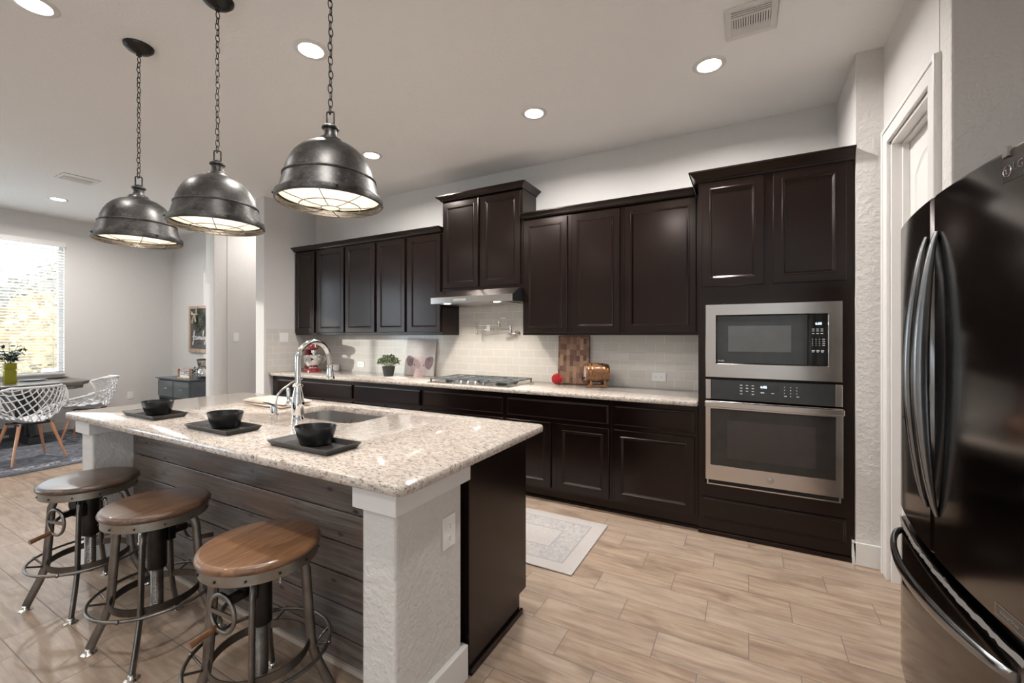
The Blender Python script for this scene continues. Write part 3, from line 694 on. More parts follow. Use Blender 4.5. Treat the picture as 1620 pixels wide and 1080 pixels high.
# ------------------------------------------------------------------ stools
def stool():
    t = thing('bar_stool', 'x', 'bar stool', (0, 0, 0), 'industrial crank stools at the island')
    MB().lathe([(.001, .597), (.190, .597), (.197, .601), (.2, .607), (.2, .612), (.197, .619), (.190, .6235), (.180, .625), (.001, .625)], seg=64).build('seat', SEATW, t, smooth=40)
    MB().lathe([(.186, .562), (.190, .562), (.190, .5965), (.001, .5965), (.001, .592), (.186, .592)], seg=64, cap0=False).build('seat_band', ZINC, t, smooth=40)
    b = MB()
    for k in range(12):
        a = 2*PI*k/12+.2; b.sphere((.191*math.cos(a), .191*math.sin(a), .578), .0045, 8, 6)
    b.build('rivets', GUND, t, smooth=60)
    b = MB()
    for k in range(2):
        M = Matrix.Rotation(k*PI/2+PI/4, 4, 'Z'); b.box(-.185, .185, -.013, .013, .585, .591, M)
    b.build('seat_bracket', GUND, t)
    for k in range(4):
        a = PI/4+k*PI/2
        prof = [(.045, .548), (.08, .551), (.112, .545), (.136, .527), (.147, .495), (.153, .40), (.160, .30), (.164, .235), (.170, .195), (.192, .13), (.216, .075), (.232, .038), (.238, .022)]
        pth = [(r*math.cos(a), r*math.sin(a), z) for r, z in prof]
        l = MB().tube(pth, .0175, 10, flat=(1, .58)).build('leg', GUN, t, smooth=60)
        f = MB(); f.lathe([(.027, 0), (.027, .003), (.017, .008), (.014, .018), (.009, .024), (.001, .026)], (.24*math.cos(a), .24*math.sin(a), 0), 20); f.build('foot_pad', NICKEL, l, smooth=40)
        MB().lathe([(.156, .205), (.160, .205), (.160, .236), (.156, .236), (.156, .205)], seg=48, cap0=False, cap1=False).build('inner_ring', GUN, t, smooth=40)
    b = MB().torus((0, 0, .232), .232, .0068, 48, 10)
    for k in range(4):
        a = PI/4+k*PI/2
        for d in (-.22, .22): b.tube([(.172*math.cos(a), .172*math.sin(a), .2), (.232*math.cos(a+d), .232*math.sin(a+d), .232)], .0045, 8)
        b.sphere((.235*math.cos(a-.22), .235*math.sin(a-.22), .232), .009, 10, 6)
    b.build('foot_ring', GUN, t, smooth=60)
    MB().lathe([(.001, .33), (.034, .33), (.036, .335), (.036, .52), (.045, .525), (.045, .583), (.001, .583)], seg=28).build('post_sleeve', GUND, t, smooth=40)
    pr = [(.001, .14), (.023, .14)]; z = .15
    while z < .33: pr += [(.0235, z), (.0215, z+.003), (.0235, z+.006)]; z += .006
    MB().lathe(pr+[(.001, .335)], seg=20).build('screw_post', GUN, t, smooth=30)
    # crank: bevel gear, shaft, hand wheel, wooden grip; along local -X
    b = MB(); b.box(-.12, -.03, -.012, .012, .455, .485); b.box(-.06, -.03, -.03, .03, .44, .50); b.build('crank_bracket', GUND, t, bevel=.003)
    My = Matrix.Rotation(PI/2, 3, 'Y')
    b = MB(); n = 20; R = []
    for x, rr in ((-.075, .030), (-.055, .020)):
        R.append([Vector((x, (rr*(1.12 if k % 2 else .95))*math.cos(2*PI*k/40), .505+(rr*(1.12 if k % 2 else .95))*math.sin(2*PI*k/40))) for k in range(40)])
    b.rings(R); b.build('gear', GUND, t)
    w = MB().torus((-.150, -.02, .452), .062, .007, 32, 10, M=My)
    w.tube([(-.118, 0, .468), (-.150, -.01, .455)], .008, 10); w.box(-.154, -.148, -.078, .038, .445, .459)
    w = w.build('hand_wheel', GUN, t, smooth=60)
    MB().tube([(-.150, .012, .398), (-.185, .015, .392), (-.228, .018, .384)], [.010, .010, .0115], 12).build('grip', OAK, w, smooth=60)
    b = MB(); b.tube([(.04, -.02, .50), (.055, -.028, .49), (.055, -.028, .455)], .004, 8); b.sphere((.055, -.028, .452), .007, 8, 6); b.sphere((.05, -.026, .495), .01, 8, 6); b.build('lock_screw', CHROME, t, smooth=60)
    return t
st = stool()
stool_spots = [(-1.555, .945, math.radians(94), 'industrial stool with an orange brown wood seat, nearest the camera'),
    (-2.335, .945, math.radians(-86), 'industrial crank stool with brown wood seat, in the middle of the row of three'),
    (-3.035, .935, math.radians(102), 'industrial stool with darker brown seat, farthest away beside the dining rug')]
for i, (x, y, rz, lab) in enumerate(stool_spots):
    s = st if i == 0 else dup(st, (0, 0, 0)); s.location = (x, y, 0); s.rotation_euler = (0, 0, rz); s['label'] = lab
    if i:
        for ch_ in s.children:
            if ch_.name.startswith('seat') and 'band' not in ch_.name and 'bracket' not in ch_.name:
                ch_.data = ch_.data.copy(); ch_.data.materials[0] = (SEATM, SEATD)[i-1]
# ------------------------------------------------------------------ pendants
def pendant():
    t = thing('pendant_lamp', 'x', 'pendant lamp', (0, 0, 0), 'weathered metal pendant lamps above the island')
    Z = 1.92
    outer = [(.026, .318), (.034, .312), (.034, .306), (.026, .300), (.024, .285), (.030, .268), (.044, .262), (.046, .256), (.050, .250), (.066, .240), (.092, .230), (.118, .212), (.140, .188), (.156, .160), (.168, .130), (.176, .100), (.182, .097), (.182, .092), (.179, .089), (.186, .06), (.194, .034), (.196, .027), (.206, .025), (.2085, .018), (.2085, -.002), (.205, -.004)]
    MB().lathe([(.001, .322)]+outer+[(.203, -.004), (.203, .02), (.195, .024)], (0, 0, Z), 64, cap1=False).build('shade', SHADE, t, smooth=35)
    inner = [(.195, .024), (.189, .034), (.176, .09), (.165, .128), (.153, .157), (.137, .184), (.115, .208), (.09, .225), (.05, .24), (.001, .242)]
    MB().lathe(inner, (0, 0, Z), 64, cap0=False).build('shade_lining', ENAMEL, t, smooth=50, label='white enamel inside of the shade')
    b = MB(); b.torus((0, 0, Z-.004), .203, .0028, 64, 6); b.torus((0, 0, Z-.016), .118, .0021, 48, 6); b.torus((0, 0, Z-.021), .036, .0021, 32, 6)
    for k in range(8):
        a = 2*PI*k/8+.2; ca, sa = math.cos(a), math.sin(a); b.tube([(r*ca, r*sa, Z+z) for r, z in ((.036, -.021), (.08, -.020), (.118, -.016), (.165, -.011), (.203, -.004))], .0020, 6)
    b.build('wire_cage', GUN, t, smooth=60)
    b = MB()
    for k in range(4):
        a = 2*PI*k/4+.5; b.sphere((.210*math.cos(a), .210*math.sin(a), Z+.012), .005, 8, 6)
    b.build('knobs', GUND, t, smooth=60)
    for dx in (-.05, .05):
        bb = MB(); bb.sphere((dx, 0, Z+.125), .026, 16, 10, (1, 1, 1.2)); bb.build('bulb', BULB, t, smooth=60)
        s = MB(); s.lathe([(.014, 0), (.014, .06)], (dx, 0, Z+.15), 16); s.build('socket', PLASTIC, t, smooth=40)
    b = MB(); b.tube([(0, 0, Z+.32), (0, 0, Z+.328)], .012, 12)
    b.tube(rrl(.015, .026, Z+.351), .0035, 8, True); b.build('hanger_loop', GUND, t, smooth=60)
    c = MB(); z = Z+.385; k = 0
    while z < 2.995:
        p = []
        for i in range(14):
            a = 2*PI*i/14; u = .0085*math.cos(a); v = .0185*math.sin(a)
            p.append((u*.7+.0015*(k % 3-1), u*.7, z+v) if k % 2 else (u*.7+.0015*(k % 3-1), -u*.7, z+v))
        c.tube(p, .0022, 6, True); z += .0293; k += 1
    c.build('chain', GUND, t, smooth=60)
    MB().lathe([(.001, -.062), (.012, -.058), (.014, -.048), (.012, -.046), (.030, -.040), (.055, -.028), (.070, -.012), (.072, 0), (.001, 0)], (0, 0, CEIL), 40).build('canopy', GUND, t, smooth=50)
    return t
def rrl(hw, hh, z):
    out = []
    for sx, sz in ((1, -1), (1, 1), (-1, 1), (-1, -1)):
        for k in range(4):
            a = {(1, -1): -PI/2, (1, 1): 0, (-1, 1): PI/2, (-1, -1): PI}[(sx, sz)]+PI/2*k/3
            out.append((sx*(hw-.006)+.006*math.cos(a), 0, z+sz*(hh-.006)+.006*math.sin(a)))
    return out
BULB = emit('lit_bulb', (1, .88, .70), 9)
pd = pendant()
for i, (x, y, lab) in enumerate([(-1.52, 1.215, 'large weathered metal dome pendant, the nearest one, its ceiling mount out of view'), (-2.34, 1.20, 'weathered metal dome pendant, the middle of the three over the island'), (-3.125, 1.175, 'weathered metal dome pendant, the farthest one, with its round ceiling mount in full view')]):
    p = pd if i == 0 else dup(pd, (0, 0, 0)); p.location = (x, y, 0); p.rotation_euler = (0, 0, .5+i*.3); p['label'] = lab
    # the lamp's own light
    ld = bpy.data.lights.new('pendant_light', 'POINT'); ld.energy = 1.1; ld.color = (1, .86, .70); ld.shadow_soft_size = .03
    lo = bpy.data.objects.new('pendant_light', ld); C.objects.link(lo); lo.location = (x, y, 1.92+.07)
# ------------------------------------------------------------------ range hood
t = thing('range_hood', 'slim stainless steel under cabinet range hood with two lit lamps', 'range hood', (-2.31, YW-.01, 1.68))
hx0, hx1 = -2.768, -1.842
b = MB(); ypoly(b, [(YW-.012, 1.69), (3.389, 1.68), (3.389, 1.742), (3.52, 1.812), (YW-.012, 1.812)], hx0, hx1-.003); b.build('hood_body', STEEL, t, bevel=.002)
b = MB(); ypoly(b, [(YW-.012, 1.692), (3.392, 1.683), (3.392, 1.740), (3.522, 1.810), (YW-.012, 1.810)], hx1-.0028, hx1); b.build('side_panel', BLACKP, t, label='black side panel')
MB().box(-2.49, -2.345, 3.3875, 3.3889, 1.700, 1.722).build('control_strip', simple('grey_buttons', (.32, .31, .30), .4), t)
b = MB(); b.box(hx0+.08, hx1-.08, 3.44, 3.83, 1.6765, 1.6795); b.build('filter', STEELD, t)
for lx in (-2.60, -2.03):
    MB().lathe([(.028, 0), (.028, -.003), (.001, -.004)], (lx, 3.43, 1.680), 20).build('lamp_lens', LENS, t, smooth=40)
    ld = bpy.data.lights.new('hood_lamp', 'SPOT'); ld.energy = 14; ld.spot_size = math.radians(140); ld.spot_blend = .7; ld.color = (1, .9, .76); ld.shadow_soft_size = .025
    lo = bpy.data.objects.new('hood_lamp', ld); C.objects.link(lo); lo.location = (lx, 3.43, 1.672)
# ------------------------------------------------------------------ cooktop
t = thing('gas_cooktop', 'stainless steel gas cooktop with dark cast iron grates set in the worktop', 'cooktop', (-2.3, 3.52, .914))
cx0, cx1, cy0, cy1 = -2.72, -1.82, 3.27, 3.79
MB().box(cx0, cx1, cy0, cy1, .9142, .922).build('steel_deck', STEEL, t, bevel=.004)
for (a, c) in ((-2.705, -2.415), (-2.405, -2.135), (-2.125, -1.835)):
    b = MB(); z0, z1 = .948, .958
    y0, y1 = (3.30 if a != -2.405 else 3.38), 3.775
    for q in ((a, c, y0, y0+.012), (a, c, y1-.012, y1), (a, a+.012, y0, y1), (c-.012, c, y0, y1)): b.box(*q, z0, z1)
    m = (a+c)/2; b.box(m-.005, m+.005, y0, y1, z0, z1)
    for yy in (y0+(y1-y0)*.27, y0+(y1-y0)*.5, y0+(y1-y0)*.73): b.box(a, c, yy-.005, yy+.005, z0, z1)
    for xx in (a+.002, c-.014):
        for yy in (y0+.002, y1-.014): b.box(xx, xx+.012, yy, yy+.012, .9225, z0)
    b.build('grate', simple('cast_iron', (.10, .115, .12), .45), t, bevel=.002)
for (x, y, r) in ((-2.56, 3.43, .035), (-2.56, 3.66, .045), (-2.27, 3.58, .055), (-1.98, 3.43, .045), (-1.98, 3.66, .035)):
    MB().lathe([(r+.012, .9222), (r+.01, .930), (r, .931), (r, .938), (r-.006, .940), (.001, .940)], (x, y, 0), 28).build('burner', GUND, t, smooth=40)
for k in range(5):
    MB().lathe([(.022, .9222), (.022, .926), (.016, .928), (.015, .944), (.012, .947), (.001, .947)], (-2.43+k*.08, 3.325, 0), 20).build('knob', CHROME, t, smooth=40)
# ------------------------------------------------------------------ pot filler
t = thing('pot_filler_faucet', 'brushed nickel wall mounted pot filler with folded double arm above the cooktop', 'faucet', (-2.09, YW-.01, 1.37))
My = Matrix.Rotation(PI/2, 3, 'X')
yw = YW-.009
MB().lathe([(.034, 0), (.034, .006), (.026, .012), (.014, .02), (.012, .05)], (-2.05, yw, 1.385), 28, M=My).build('wall_flange', NICKEL, t, smooth=40)
b = MB(); b.lathe([(.010, -.012), (.014, -.004), (.014, .05), (.010, .056), (.013, .066), (.010, .082), (.001, .084)], (-2.10, yw-.06, 1.385), 20); b.tube([(-2.05, yw-.045, 1.385), (-2.10, yw-.06, 1.385), (-2.15, yw-.07, 1.385), (-2.16, yw-.07, 1.385)], [.012, .014, .010, .004], 14)
b.build('valve', NICKEL, t, smooth=50)
MB().tube([(-2.10, yw-.06, 1.432), (-2.49, yw-.08, 1.425)], .006, 12).build('arm', NICKEL, t, smooth=60)
b = MB(); b.lathe([(.001, -.05), (.009, -.046), (.012, -.036), (.010, -.03), (.012, -.02), (.010, -.01), (.012, 0), (.010, .045), (.013, .055), (.012, .07), (.001, .078)], (-2.49, yw-.08, 1.425), 20); b.build('swivel_joint', NICKEL, t, smooth=50)
b = MB(); b.tube([(-2.49, yw-.08, 1.475), (-2.22, yw-.10, 1.475)], .006, 12); b.build('arm', NICKEL, t, smooth=60)
b = MB(); b.lathe([(.008, -.028), (.013, -.024), (.015, -.005), (.012, .02), (.006, .05), (.005, .06), (.009, .065), (.008, .075), (.001, .078)], (-2.21, yw-.10, 1.475), 20)
b.tube([(-2.21, yw-.10, 1.545), (-2.12, yw-.11, 1.547)], [.004, .006], 10); b.build('spout_valve', NICKEL, t, smooth=50)
MB().box(-2.362, -2.325, yw-.094, yw-.092, 1.415, 1.482).build('paper_tag', PLASTIC, t)
# ------------------------------------------------------------------ microwave and oven
t = thing('microwave', 'built in stainless steel framed microwave in the oven tower', 'microwave', (.125, 3.26, 1.08))
mx0, mx1, mz0, mz1 = -.256, .506, 1.084, 1.582
ix0, ix1, iz0, iz1 = -.189, .434, 1.18, 1.506
b = MB(); R = []
for (a, c, d, e, y) in ((mx0, mx1, mz0, mz1, 3.278), (mx0, mx1, mz0, mz1, 3.262), (mx0+.003, mx1-.003, mz0+.003, mz1-.003, 3.258), (ix0-.003, ix1+.003, iz0-.003, iz1+.003, 3.258), (ix0, ix1, iz0, iz1, 3.262), (ix0, ix1, iz0, iz1, 3.30)):
    R.append([Vector((a, y, d)), Vector((c, y, d)), Vector((c, y, e)), Vector((a, y, e))])
b.rings(R, cap0=False, cap1=False); b.build('trim_kit', STEEL, t)
MB().box(ix0+.004, .330, 3.268, 3.60, iz0+.004, iz1-.004).build('door', BLKGREY, t, bevel=.002)
MB().box(-.115, .243, 3.2665, 3.2678, 1.262, 1.434).build('door_window', simple('microwave_window', (.10, .102, .10), .25), t)
MB().box(.333, ix1-.004, 3.268, 3.60, iz0+.004, iz1-.004).build('control_panel', BLKGLASS, t, bevel=.002)
WHITEINK = simple('white_ink', (.62, .62, .62), .6); LED = emit('display_digits', (.75, .92, 1), 2.2)
MB().box(.358, .410, 3.2672, 3.2678, 1.432, 1.455).build('display', BLKGLASS, t)
text('clock_digits', '6:05', .02, LED, t, (.387, 3.2668, 1.4435), FACE_NY)
text('brand_mark', 'Profile', .014, WHITEINK, t, (-.158, 3.2672, 1.198), FACE_NY)
b = MB()
for r in range(3):
    for c in range(3): b.box(.353+c*.022, .366+c*.022, 3.2672, 3.2678, 1.408-r*.012-(.004 if r == 2 else 0), 1.412-r*.012-(.004 if r == 2 else 0))
for r in range(4):
    for c in range(4): b.box(.354+c*.0175, .358+c*.0175+(.008 if c == 3 else 0), 3.2672, 3.2678, 1.345-r*.0125, 1.3485-r*.0125)
for c in range(3): b.box(.351+c*.024, .367+c*.024, 3.2672, 3.2678, 1.272, 1.278); b.box(.353+c*.024, .364+c*.024, 3.2672, 3.2678, 1.265, 1.268)
b.build('button_marks', WHITEINK, t)
t = thing('built_in_oven', 'built in stainless steel single wall oven below the microwave', 'oven', (.125, 3.26, .36))
ox0, ox1 = -.256, .507
MB().box(ox0, ox0+.036, 3.262, 3.60, .935, 1.070).build('end_cap', STEEL, t, bevel=.003); MB().box(ox1-.036, ox1, 3.262, 3.60, .935, 1.070).build('end_cap', STEEL, t, bevel=.003)
MB().box(ox0+.0365, ox1-.0365, 3.262, 3.58, .935, 1.070).build('control_panel', BLKGREY, t, bevel=.002)
MB().box(.057, .176, 3.2605, 3.2618, 1.012, 1.046).build('display', BLKGLASS, t)
text('clock_digits', '6:05', .022, LED, t, (.092, 3.2602, 1.032), FACE_NY)
b = MB()
for c in range(3):
    for r in range(4):
        if (c, r) != (1, 3): b.box(-.045+c*.034, -.031+c*.034, 3.2605, 3.2618, 1.036-r*.019, 1.041-r*.019)
        b.box(.205+c*.033, .209+c*.033+(.01 if r == 3 and c != 1 else 0), 3.2605, 3.2618, 1.036-r*.019, 1.041-r*.019)
b.box(.075, .095, 3.2605, 3.2618, .992, .999); b.box(.135, .15, 3.2605, 3.2618, .992, .997)
b.build('button_marks', WHITEINK, t)
b = MB(); R = []
gx0, gx1, gz0, gz1 = -.221, .469, .490, .872
for (a, c, d, e, y) in ((ox0, ox1, .385, .925, 3.30), (ox0, ox1, .385, .925, 3.248), (ox0+.003, ox1-.003, .388, .922, 3.244), (gx0-.002, gx1+.002, gz0-.002, gz1+.002, 3.244), (gx0, gx1, gz0, gz1, 3.247), (gx0, gx1, gz0, gz1, 3.26)):
    R.append([Vector((a, y, d)), Vector((c, y, d)), Vector((c, y, e)), Vector((a, y, e))])
b.rings(R, cap0=False, cap1=False); dr = b.build('door', STEEL, t)
MB().box(gx0, gx1, 3.2455, 3.27, gz0, gz1).build('door_glass', WINGREY, dr)
MB().box(-.12, .37, 3.2450, 3.2454, .545, .80).build('inner_window', simple('oven_inner_glass', (.042, .036, .033), .12), dr)
b = MB(); b.box(ox0, ox1, 3.195, 3.212, .890, .925); b.box(ox0+.03, ox0+.055, 3.212, 3.246, .895, .92); b.box(ox1-.055, ox1-.03, 3.212, 3.246, .895, .92); b.build('handle', STEEL, dr, bevel=.004)
b = MB(); b.lathe([(.019, 0), (.019, .002), (.017, .0025), (.001, .0025)], (.128, 3.2438, .432), 28, M=My); b.build('badge', NICKEL, dr, smooth=30)
b = MB(); b.torus((.128, 3.2405, .432), .0165, .0009, 28, 6, M=My); b.build('badge_ring', GUN, dr)
text('badge_mark', 'GE', .016, GUN, dr, (.128, 3.2410, .432), FACE_NY)
b = MB(); b.box(ox0+.01, ox1-.01, 3.25, 3.30, .354, .362); b.box(ox0+.01, ox0+.02, 3.25, 3.30, .362, .385); b.box(ox1-.02, ox1-.01, 3.25, 3.30, .362, .385); b.build('vent_trim', STEEL, t)
MB().box(ox0+.021, ox1-.021, 3.262, 3.30, .3625, .3845).build('vent_slot', CABIN, t)
# ------------------------------------------------------------------ fridge
t = thing('refrigerator', 'tall black stainless french door refrigerator at the right edge', 'refrigerator', (.95, 1.82, 0))
FY0, FY1 = 1.335, 2.275
MB().box(.60, 1.36, FY0+.005, FY1-.005, .02, 1.79).build('body', simple('fridge_side', (.05, .048, .047), .4), t, bevel=.006)
def bulge(y, ext=0):
    u = (y-1.805)/.47; return .540-.036*(1-u*u)
def fdoor(name, y0, y1, z0, z1, ch=.010):
    b = MB(); n = 18; R = []
    ys = [y0, y0+.002] + [y0+.012+(y1-y0-.024)*k/n for k in range(n+1)] + [y1-.002, y1]
    for i, y in enumerate(ys):
        e = {0: .018, 1: .008}.get(min(i, len(ys)-1-i), 0)
        x = bulge(y)+e
        R.append([Vector((.595, y, z0)), Vector((x+.006, y, z0)), Vector((x, y, z0+.006)), Vector((x, y, z1-.012)), Vector((x+.004, y, z1-.004)), Vector((x+.014, y, z1)), Vector((.595, y, z1))])
    b.rings(R); return b.build(name, BSTEEL, t, smooth=35)
dl = fdoor('door', 1.811, FY1, .690, 1.805); drr = fdoor('door', FY0, 1.799, .690, 1.805)
fr = fdoor('freezer_drawer', FY0, FY1, .06, .655)
MB().box(.56, .60, FY0+.02, FY1-.02, .655, .69).build('door_gasket', CABIN, t)
MB().box(.565, .60, 1.799, 1.811, .69, 1.80).build('center_gasket', simple('grey_gasket', (.55, .55, .56), .4), t)
MB().box(.62, 1.3, FY0+.03, FY1-.03, 0, .02).build('kick_plate', BLACKP, t)
def vhandle(door_, yc, s):
    n = 24; P = []
    for k in range(n+1):
        u = k/n; z = .825+(1.685-.825)*u; w = math.sin(PI*u)**.75
        P.append((bulge(yc)-.004-.042*w, yc + s*.0*w, z))
    b = MB(); R = []
    for i, p in enumerate(P):
        u = i/n; w = math.sin(PI*u)**.8; hy = .009+.008*w; hx = .007+.020*w
        q = Vector(p); R.append([q+Vector((hx*math.cos(a)*(1 if math.cos(a) > 0 else .6), hy*math.sin(a), 0)) for a in [2*PI*j/14 for j in range(14)]])
    b.rings(R); b.build('handle', BHAND, door_, smooth=60)
vhandle(dl, 1.850, 1); vhandle(drr, 1.762, -1)
b = MB(); R = []
n = 30
for k in range(n+1):
    u = k/n; y = FY0+.06+(FY1-FY0-.10)*u; w = math.sin(PI*u)**.6
    x = bulge(y)-.004-.055*w; hz = .012+.012*w
    R.append([Vector((x+.010*math.cos(a), y, .603+hz*math.sin(a))) for a in [2*PI*j/12 for j in range(12)]])
b.rings(R); b.build('handle', BHAND, fr, smooth=60)
# crumpled protective film along the drawer top
b = MB(); top = []; bot = []
for k in range(60):
    u = k/59; y = FY0+.03+(FY1-FY0-.05)*u; j = random.uniform(-.004, .004)
    top.append(Vector((bulge(y)-.0025+j*.2, y, .659+j*.5))); bot.append(Vector((bulge(y)-.006+j*.5, y, .646+random.uniform(-.004, .003))))
b.add(top+bot, [(i, i+1, 61+i, 60+i) for i in range(59)]); b.build('protective_film', FILM, fr, smooth=30, label='crinkled clear protective film')
bx = bulge(1.40)
ROTF = lambda deg: Matrix.Rotation(math.radians(deg), 3, 'Z') @ FACE_NX
text('brand_letters', 'LG', .027, NICKEL, drr, (bulge(1.388)-.0016, 1.388, 1.753), ROTF(8.0))
b = MB(); b.torus((bulge(1.424)-.0016, 1.424, 1.750), .0125, .0012, 28, 6, M=Matrix.Rotation(math.radians(7.5), 3, 'Z') @ Matrix.Rotation(PI/2, 3, 'Y'))
for q in ((-.001, -.004, .006, .0005), ): pass
b.tube([(bulge(1.424)-.002, 1.426, 1.757), (bulge(1.424)-.002, 1.426, 1.744), (bulge(1.424)-.002, 1.420, 1.744)], .0009, 6)
b.tube([(bulge(1.424)-.002, 1.4125, 1.750), (bulge(1.424)-.002, 1.418, 1.750)], .0009, 6); b.sphere((bulge(1.424)-.002, 1.430, 1.754), .0016, 8, 6)
b.build('emblem', NICKEL, drr)
def cplate(b, y0, y1, z0, z1, off):
    ys = [y0+(y1-y0)*k/6 for k in range(7)]
    b.rings([[Vector((bulge(y)-off, y, z0)), Vector((bulge(y)-off, y, z1)), Vector((bulge(y)+.004, y, z1)), Vector((bulge(y)+.004, y, z0))] for y in ys]); return b
cplate(MB(), 1.345, 1.443, 1.726, 1.775, .0006).build('badge_plate', simple('badge_film', (.05, .046, .044), .2), drr)
MB().box(bulge(1.436)-.002, bulge(1.436)+.006, 1.418, 1.442, 1.785, 1.807).build('tape', FILM, drr)
cplate(MB(), 1.366, 1.466, .706, .733, .0006).build('label_plate', simple('label_film', (.05, .048, .046), .25), drr)
b = MB()
for q in ((1.366, 1.466, .7052, .7064), (1.366, 1.466, .7326, .7338), (1.366, 1.3675, .7052, .7338), (1.4645, 1.466, .7052, .7338)): cplate(b, *q, .0014)
b.build('label_border', NICKEL, drr)
text('label_words', 'Inverter Linear', .0105, NICKEL, drr, (bulge(1.416)-.0014, 1.416, .7195), ROTF(7.2), depth=.0004)
# ------------------------------------------------------------------ things on the stove worktop
Z = .9142
# stand mixer, facing +X/-Y corner
mxr = thing('stand_mixer', 'red stand mixer with steel bowl in the left corner of the worktop', 'mixer', (-4.83, 3.60, Z))
def MX(x, y, z):  # local: +x forward
    a = math.radians(-20); return Vector((-4.83+x*math.cos(a)-y*math.sin(a), 3.58+x*math.sin(a)+y*math.cos(a), Z+z))
MR = Matrix.Rotation(math.radians(-20), 4, 'Z'); MT = Matrix.Translation((-4.83, 3.58, Z)) @ MR
b = MB(); pts = rrect(-.17, .16, -.085, .085, .07, 6)
b.rings([[MT @ Vector((x*s, y*s, z)) for x, y in pts] for s, z in ((1, 0), (1, .02), (.94, .034), (.80, .040))]); b.build('base', RED, mxr, smooth=50)
b = MB(); b.rings([[MT @ Vector((cx+rx*math.cos(a), ry*math.sin(a), z)) for a in [2*PI*k/20 for k in range(20)]] for cx, rx, ry, z in ((-.12, .06, .055, .03), (-.125, .045, .045, .10), (-.12, .045, .045, .20), (-.11, .055, .05, .27))]); b.build('neck', RED, mxr, smooth=50)
b = MB(); b.rings([[MT @ Vector((x, ry*math.cos(a), .325+rz*math.sin(a))) for a in [2*PI*k/24 for k in range(24)]] for x, ry, rz in ((-.19, .02, .018), (-.185, .045, .042), (-.15, .062, .058), (-.05, .070, .066), (.06, .066, .060), (.13, .055, .050), (.165, .038, .034), (.17, .02, .018))]); b.build('motor_head', RED, mxr, smooth=50)
b = MB(); b.rings([[MT @ Vector((x, (ry+.002)*math.cos(a), .325+rz*math.sin(a))) for a in [-.16, .16, PI-.16, PI+.16][:2]+[PI-.16, PI+.16]] for x, ry, rz in ((-.05, .071, .066), (.06, .067, .06))]); b.build('chrome_band', CHROME, mxr)
MB().lathe([(.02, .0), (.022, .004), (.001, .006)], MT @ Vector((.17, 0, .325)), 16, M=(MR @ Matrix.Rotation(PI/2, 4, 'Y')).to_3x3()).build('hub', CHROME, mxr, smooth=40)
MB().lathe([(.03, 0), (.03, -.03), (.012, -.035), (.012, -.07)], MT @ Vector((.08, 0, .27)), 16).build('beater_shaft', CHROME, mxr, smooth=40)
MB().lathe([(.045, .04), (.05, .045), (.045, .055), (.075, .07), (.098, .11), (.106, .16), (.108, .205), (.111, .208), (.105, .208), (.10, .16), (.07, .08), (.001, .07)], MT @ Vector((.05, 0, 0)), 36).build('bowl', CHROME, mxr, smooth=50)
b = MB(); b.tube([MT @ Vector(p) for p in ((.03, .10, .19), (.03, .15, .185), (.03, .155, .14), (.03, .11, .10))], .007, 8); b.build('bowl_handle', CHROME, mxr, smooth=60)
b = MB(); b.tube([MT @ Vector(p) for p in ((-.16, -.03, .04), (-.10, -.16, .01), (.0, -.12, .01))], .004, 6); b.sphere(MT @ Vector((-.02, .075, .31)), .012, 10, 8); b.build('speed_knob', BLACKP, mxr, smooth=60)
# white canister behind the mixer
tag(MB().lathe([(.045, 0), (.05, .004), (.05, .075), (.047, .08), (.001, .082)], (-4.66, 3.80, Z), 28).build('small_canister', PLASTIC, smooth=40), 'small white canister on the worktop partly behind the stand mixer', 'canister')
# potted plant
pp = thing('potted_plant', 'small bushy green plant in a charcoal pot on the worktop left of the pig picture', 'plant', (-3.56, 3.62, Z))
MB().lathe([(.050, 0), (.053, .004), (.072, .10), (.075, .104), (.070, .104), (.066, .09), (.001, .09)], (-3.56, 3.62, Z), 32).build('pot', POT, pp, smooth=40)
b = MB(); rnd = random.Random(3)
for k in range(520):
    a = rnd.uniform(0, 2*PI); r = rnd.random()**.5*.115; h = .10+.135*math.sqrt(max(0, 1-(r/.13)**2))*rnd.uniform(.35, 1)
    c = Vector((-3.56+r*math.cos(a), 3.62+r*math.sin(a), Z+h)); d = Vector((math.cos(a)*r*6+rnd.uniform(-.5, .5), math.sin(a)*r*6+rnd.uniform(-.5, .5), rnd.uniform(.2, 1))).normalized()
    s = d.cross(Vector((rnd.uniform(-1, 1), rnd.uniform(-1, 1), .3))).normalized(); l = rnd.uniform(.018, .032); ww = l*.24
    b.add([c, c+d*l*.5+s*ww, c+d*l, c+d*l*.5-s*ww], [(0, 1, 2, 3)])
    if k % 6 == 0: b.tube([(-3.56+r*.2*math.cos(a), 3.62+r*.2*math.sin(a), Z+.09), c], .001, 4)
b.build('foliage', LEAF, pp, keepnorm=True)
# open book
t = thing('open_booklet', 'thin pale open booklet lying flat on the worktop in front of the plant', 'book', (-3.3, 3.42, Z))
b = MB(); P = Matrix.Translation((-3.30, 3.44, Z)) @ Matrix.Rotation(math.radians(-12), 4, 'Z')
for s in (-1, 1):
    R = []
    for y in (-.085, .085): R.append([P @ Vector((s*x, y, z)) for x, z in ((0, 0), (.13, 0), (.13, .004), (.07, .012), (.02, .012), (0, .005))])
    b.rings(R)
b.build('pages', PAPER, t, smooth=30)
